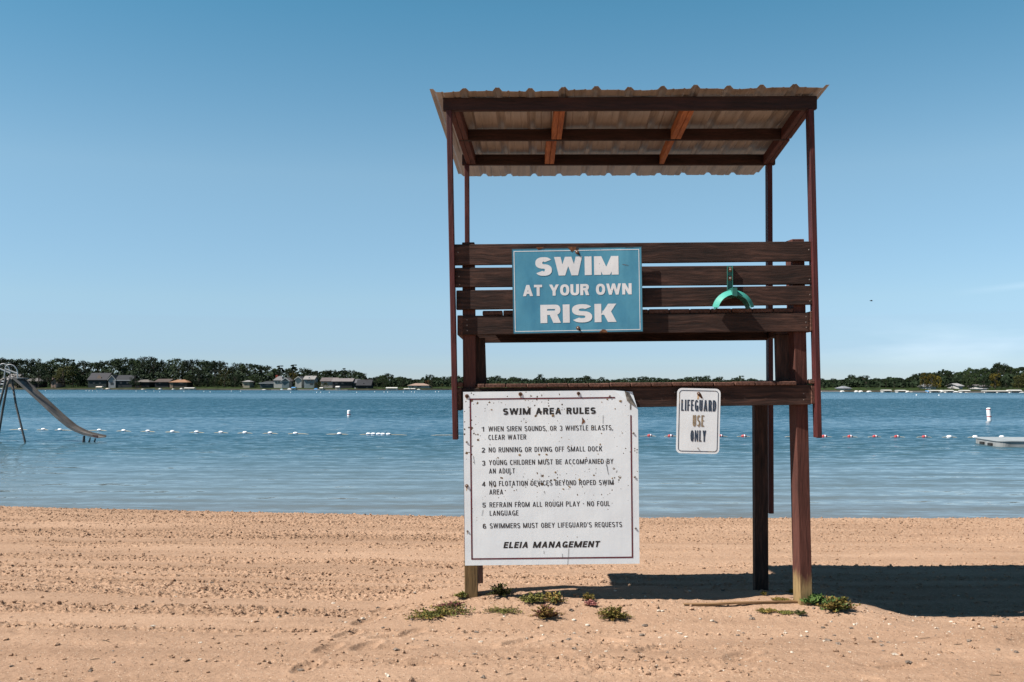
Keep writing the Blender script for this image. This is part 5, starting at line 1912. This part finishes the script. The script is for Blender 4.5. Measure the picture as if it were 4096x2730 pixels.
t3("SWIM", 1045, 1955, 553, 204, .375, .13)
t3("AT YOUR OWN", 908, 2098, 772, 122, .27, .10)
t3("RISK", 1100, 1932, 1070, 200, .375, .13)
for (u, v, ru) in ((1500, 300, 22), (1510, 1130, 22)):
    x, y = z3(u, v)
    S2.bolt(x, y, .007, bolt_m, .002, .013)
    MB().add([S2.px(x - 4, y + 2, .0028), S2.px(x + 9, y + 14, .0028), S2.px(x + 12, y + 12, .0028), S2.px(x + 5, y - 3, .0028)], [(0, 1, 2, 3)]).build("dark_patch", dark_hole, S2.root)  # dark wedge running down and right from each bolt
for i, (pp) in enumerate(([(1395, 240), (1440, 300), (1480, 275), (1495, 242)], [(1050, 245), (1070, 272), (1110, 262), (1140, 243)], [(1740, 1178), (1835, 1178), (1815, 1150), (1780, 1142)], [(1995, 436), (2062, 446), (2060, 441), (1996, 431)])):
    q = [S2.px(*z3(*p_), .0029) for p_ in pp]
    if (q[1] - q[0]).cross(q[2] - q[0]).y > 0:
        q.reverse()
    MB().add(q, [(0, 1, 2, 3)]).build("chipped_patch", rust, S2.root)

# --- the small white sign
S3 = Sign("lifeguard_sign", "small white sign with rounded corners reading LIFEGUARD USE ONLY on the deck rim", (2793, 1685), .3065, .461, -1.3, 7.03)
hw, hh = S3.w / 2, S3.h / 2
pts = []
rr = .034
for (cx_, cy_, s) in ((hw - rr, -hh + rr, 270), (hw - rr, hh - rr, 0), (-hw + rr, hh - rr, 90), (-hw + rr, -hh + rr, 180)):
    for k in range(7):
        an = math.radians(s + 15 * k)
        pts.append((cx_ + rr * math.cos(an), cy_ + rr * math.sin(an)))
S3.poly(pts, -.0012, .0012, "panel", guard_sign)
S3.ring(-hw + .014, hw - .014, -hh + .014, hh - .014, .0048, .0022, "border", letter_navy, .024)


def t8(s, u0, u1, v, cap, a, m_):
    S3.text(s, 2520 + u0 / 3.921, 2520 + u1 / 3.921, 1460 + v / 3.921, cap / 3.921, m_, a * .54, 0, .0023, .08)


t8("LIFEGUARD", 800, 1348, 727, 176, .25, letter_navy)
t8("USE", 980, 1160, 970, 180, .25, letter_tan)
t8("ONLY", 945, 1190, 1206, 178, .25, letter_navy)
x, y = 2520 + 1076 / 3.921, 1460 + 452 / 3.921
S3.bolt(x, y, .006, bolt_m, .0015, .012)
MB().add([S3.px(x - 5, y + 4, .0024), S3.px(x + 11, y + 20, .0024), S3.px(x + 16, y + 17, .0024), S3.px(x + 8, y - 1, .0024)], [(0, 1, 2, 3)]).build("dark_patch", rust, S3.root)  # brown wedge reaching down to the right of the bolt
S3.bolt(2520 + 1063 / 3.921, 1460 + 1305 / 3.921, .004, bolt_m, .0015)
rs = plain("rust_streak", (.55, .38, .22), .8, 0, .3, 60)
MB().add([S3.px(x - 6, y + 24, .0018), S3.px(x + 1, y + 22, .0018), S3.px(x + 2, y + 6, .0018), S3.px(x - 5, y + 6, .0018)], [(0, 1, 2, 3)]).build("rust_stain", rs, S3.root)

# ------------------------------------------------------------------ hose hanger on the bench back
hc = W(2927.5, 1248, 6.98)
hang = empty("hose_hanger", W(2919, 1160, 7.05))
tag(hang, "mint green metal hose hanger bolted to the bench back", "hose hanger")
q = [W(2909.5, 1065, 7.045), W(2928.5, 1065, 7.045), W(2928.5, 1166, 7.045), W(2909.5, 1166, 7.045)]
br = MB().hexa(q, (0, .008, 0))
for s in (0, 1):
    a, b2 = q[0 + s], q[3 - s]
    xo = Vector((.003 if s else -.003, 0, 0))
    br.hexa([a, a + xo, b2 + xo, b2] if s else [a + xo, a, b2, b2 + xo], (0, -.014, 0))
br.build("bracket", mint_dark, hang)
cen = W(2926, 1249, 7.0)
ro, ri = .149, .112
SEG = 28


def saddle(r0, r1, ya, yb, m_, name, a0=10, a1=170):
    vs, fs = [], []
    for k in range(SEG + 1):
        an = math.radians(a0 + (a1 - a0) * k / SEG)
        c_, s_ = math.cos(an), math.sin(an)
        for (rad, yy) in ((r0, ya), (r1, ya), (r1, yb), (r0, yb)):
            vs.append((cen.x + rad * c_, yy, cen.z + rad * s_))
    for k in range(SEG):
        for j in range(4):
            j2 = (j + 1) % 4
            fs.append((k * 4 + j, k * 4 + j2, (k + 1) * 4 + j2, (k + 1) * 4 + j))
    fs += [(3, 2, 1, 0), tuple(SEG * 4 + j for j in range(4))]
    MB().add(vs, fs).build(name, m_, hang)


vs, fs = [], []
for k in range(SEG + 1):
    an = math.radians(12 + 156 * k / SEG)
    c_, s_ = math.cos(an), math.sin(an)
    for (rad, yy) in ((.114, 6.898), (.149, 6.946), (.147, 6.950), (.112, 6.902)):
        vs.append((cen.x + rad * c_, yy, cen.z + rad * s_))
for k in range(SEG):
    for j in range(4):
        fs.append((k * 4 + j, k * 4 + (j + 1) % 4, (k + 1) * 4 + (j + 1) % 4, (k + 1) * 4 + j))
fs += [(3, 2, 1, 0), tuple(SEG * 4 + j for j in range(4))]
MB().add(vs, fs).build("front_lip", mint, hang)
saddle(ri + .002, ri + .006, 6.935, 7.05, mint_dark, "saddle")
qq = [W(2930.5, 1151, 6.888), W(2949, 1151, 6.888), W(2949, 1186, 6.888), W(2930.5, 1183, 6.888)]
MB().hexa(qq, (0, .157, 0)).build("arm", mint_dark, hang)
for (u, v) in ((1115, 527), (1115, 629)):
    p = W(2540 + u / 2.94, 900 + v / 2.94, 7.044)
    b_ = MB().lathe([(.018, 0), (.018, .003), (.012, .006)], p, 18, (0, -1, 0)).build("washer", plain("brown_washer", (.16, .10, .06), .6, .3), hang)
    MB().lathe([(.005, .006), (.005, .011), (.003, .012)], p, 10, (0, -1, 0)).build("bolt", plain("bright_bolt", (.6, .6, .58), .3, .7), hang)

# ------------------------------------------------------------------ batten lying in the sand
p0, p1 = on_beach(2737, 2425), on_beach(3237, 2413)
bt = MB()
prev = None
pts = [p0.lerp(p1, t) for t in np.linspace(0, 1, 9)]
vs, fs = [], []
for i, p in enumerate(pts):
    z = max(p.z, float(beach_smooth(p.x, p.y))) + .004 + (.006 if 2 < i < 8 else .001)
    hgt = .013 if i else .005
    for (dy, dz) in ((0, 0), (.036, 0), (.036, -hgt), (0, -hgt)):
        vs.append((p.x, p.y + dy, z + dz + .006))
for i in range(len(pts) - 1):
    for j in range(4):
        fs.append((i * 4 + j, i * 4 + (j + 1) % 4, (i + 1) * 4 + (j + 1) % 4, (i + 1) * 4 + j))
fs += [(3, 2, 1, 0), tuple((len(pts) - 1) * 4 + j for j in range(4))]
tag(bt.add(vs, fs).build("wooden_batten", batten_x, None, p0), "thin weathered wooden batten half buried before the right post", "batten")

# ------------------------------------------------------------------ weeds in the sand
wm = {'green': leaf_mat("weed_green", (.150, .135, .036)), 'dark': leaf_mat("weed_dark_green", (.088, .094, .028)), 'olive': leaf_mat("weed_olive", (.215, .145, .042)),
      'red': leaf_mat("weed_maroon", (.20, .075, .065)), 'pink': leaf_mat("weed_pink", (.30, .13, .12)), 'leafy': leaf_mat("weed_leafy", (.085, .140, .040)), 'stem': plain("weed_stem", (.10, .06, .03), .8)}


def weed(px, py, w_px, kinds, label, n=26, leaf=.011, lift=.5, straggly=False, seed=0, squash=.8):
    c = on_beach(px, py)
    R = w_px / 2 / F * c.y * (1.15 if straggly else 1.42)
    n = int(n * 1.9)
    leaf *= 1.05
    rr = random.Random(seed)
    m = MB()
    mats = [wm['stem']] + [wm[k] for k in kinds]
    for i in range(n):
        a = rr.uniform(0, 6.283)
        L = R * rr.uniform(.55, 1.1) * (rr.uniform(.7, 1.25) if straggly else 1)
        el = rr.uniform(.05, lift) if straggly else rr.uniform(.08, 1.0 + lift)
        pts = []
        bend = rr.uniform(-.6, .6)
        for k in range(7):
            t = k / 6
            ang = a + bend * t
            hr = math.cos(el) if not straggly else 1.0
            x = c.x + L * t * hr * math.cos(ang)
            y = c.y + L * t * hr * math.sin(ang) * squash
            zz = max(float(beach_smooth(x, y)), c.z - .05) if straggly else c.z
            z = zz + .006 + (L * math.sin(el) * t * (1 - .35 * t) * (.9 if not straggly else .5))
            pts.append(Vector((x, y, z)))
        m.tube(pts, [.0016, .0016, .0015, .0014, .0012, .001, .0008], 4, 0)
        mi = 1 + (rr.randrange(len(kinds)))
        for k in range(1, 7):
            for s in range(5 if not straggly else 4):
                p = pts[k - 1].lerp(pts[k], rr.random())
                d = Vector((rr.gauss(0, 1), rr.gauss(0, 1), abs(rr.gauss(.4, .6)))).normalized()
                u_ = d.cross(Vector((rr.gauss(0, 1), rr.gauss(0, 1), rr.gauss(0, 1)))).normalized()
                l_ = leaf * rr.uniform(.7, 1.5)
                w_ = l_ * .30
                m.add([p, p + d * l_ * .5 + u_ * w_, p + d * l_ * 1.15, p + d * l_ * .5 - u_ * w_], [(0, 1, 2, 3)], mi if rr.random() < .8 else 1 + rr.randrange(len(kinds)))
    o = m.build("weed_plant", mats, None, c)
    tag(o, label, "weed", "weeds growing in the sand at the tower's foot")


weed(1752, 2462, 235, ['green', 'dark', 'olive'], "large sprawling green weed left of the left post", 44, .013, .35, True, 1, .55)
weed(1798, 2428, 105, ['pink', 'red'], "pinkish weed behind the large sprawling one", 26, .010, .35, True, 2, .5)
weed(1846, 2398, 46, ['dark', 'green'], "small dark green weed touching the left post's left side", 16, .012, .4, False, 3)
weed(2008, 2448, 150, ['green', 'dark'], "thin straggly weed just right of the left post", 22, .008, .3, True, 4, .6)
weed(2132, 2412, 92, ['green', 'dark'], "green weed, leftmost of the two behind the olive red bush", 30, .011, .2, False, 5)
weed(2212, 2412, 86, ['dark', 'olive'], "dark olive weed at the shadow's edge behind the olive red bush", 28, .011, .2, False, 6)
weed(2184, 2474, 108, ['olive', 'olive', 'red'], "rounded olive and red bushy weed under the rules sign", 52, .010, .45, False, 7)
weed(2352, 2402, 54, ['olive', 'green'], "upright olive sprig at the shadow's edge", 16, .010, .5, False, 8)
weed(2364, 2424, 50, ['red', 'red', 'pink'], "small maroon weed in front of the upright olive sprig", 20, .010, .3, False, 9)
weed(2458, 2478, 112, ['green', 'green', 'olive'], "dense rounded green weed right below the rules sign's corner", 62, .010, .4, False, 10)
weed(2002, 2384, 100, ['dark'], "dark weed standing in the sign's shadow by the left post", 20, .013, .5, False, 11)
weed(3118, 2404, 74, ['green', 'olive'], "flat green weed left of the right post's foot", 22, .009, .3, True, 12, .7)
weed(3068, 2450, 90, ['green', 'olive'], "straggly weed in front of the batten, left of three", 18, .009, .3, True, 13, .5)
weed(3143, 2456, 66, ['green', 'dark'], "straggly weed in front of the batten, middle of three", 18, .009, .3, True, 14, .6)
weed(3199, 2464, 40, ['dark', 'dark'], "tiny dark weed in front of the batten, right of three", 14, .009, .4, False, 15)
weed(3258, 2420, 78, ['leafy', 'leafy'], "broad leaved green plant touching the right post's foot", 18, .026, .3, False, 16)
weed(3345, 2444, 128, ['green', 'leafy', 'olive'], "large leafy clump right of the right post", 52, .015, .35, False, 17)
weed(3166, 2376, 34, ['olive'], "tiny olive sprig behind the right post's left side", 10, .008, .4, False, 18)
weed(3056, 2384, 30, ['olive', 'green'], "tiny sprig at the shadow's edge left of the flat weed", 8, .008, .4, False, 19)

# a few larger stones and sticks that stand out
for (px, py, r_, cm, lab) in ((2296, 2480, .0125, pebble_pale, "round cream stone between the olive red bush and the green weed"), (2350, 2504, .013, pebble_pale, "flat cream stone below the maroon weed"),
                              (2848, 2488, .012, pebble_pale, "cream stone below the batten"), (2650, 2446, .010, pebble_pale, "upright pale stone left of the batten"),
                              (3292, 2514, .012, pebble_dark, "blue grey stone below the large leafy clump"), (2567, 2544, .014, pebble_dark, "dark stone below the dense green weed")):
    c = on_beach(px, py)
    bm = bmesh.new()
    bmesh.ops.create_icosphere(bm, subdivisions=3, radius=1)
    rr = random.Random(px)
    sx, sy = rr.uniform(1, 1.35), rr.uniform(.9, 1.2)
    mb = MB().add([c + Vector((v.co.x * r_ * sx, v.co.y * r_ * sy, v.co.z * r_ * .7 + r_ * .35)) for v in bm.verts], [tuple(v.index for v in f.verts) for f in bm.faces])
    bm.free()
    tag(mb.build("stone", cm, None, c, True), lab, "stone")

# a bird far off in the sky
c = W(3485, 1204, 70)
m = MB()
m.tube([c + Vector((-.10, 0, .01)), c + Vector((-.04, 0, 0)), c + Vector((.05, 0, -.005)), c + Vector((.12, 0, .0))], [.008, .03, .028, .006], 8)
for s in (-1, 1):
    m.add([c + Vector((-.03, 0, .015)), c + Vector((.05, 0, .015)), c + Vector((.03, s * .14, .05)), c + Vector((-.02, s * .27, .02)), c + Vector((-.05, s * .14, .05))], [(0, 1, 2, 3, 4)])
tag(m.build("bird", plain("dark_plumage", (.02, .02, .02), .8), None, c), "tiny dark bird flying in the sky right of the tower", "bird")
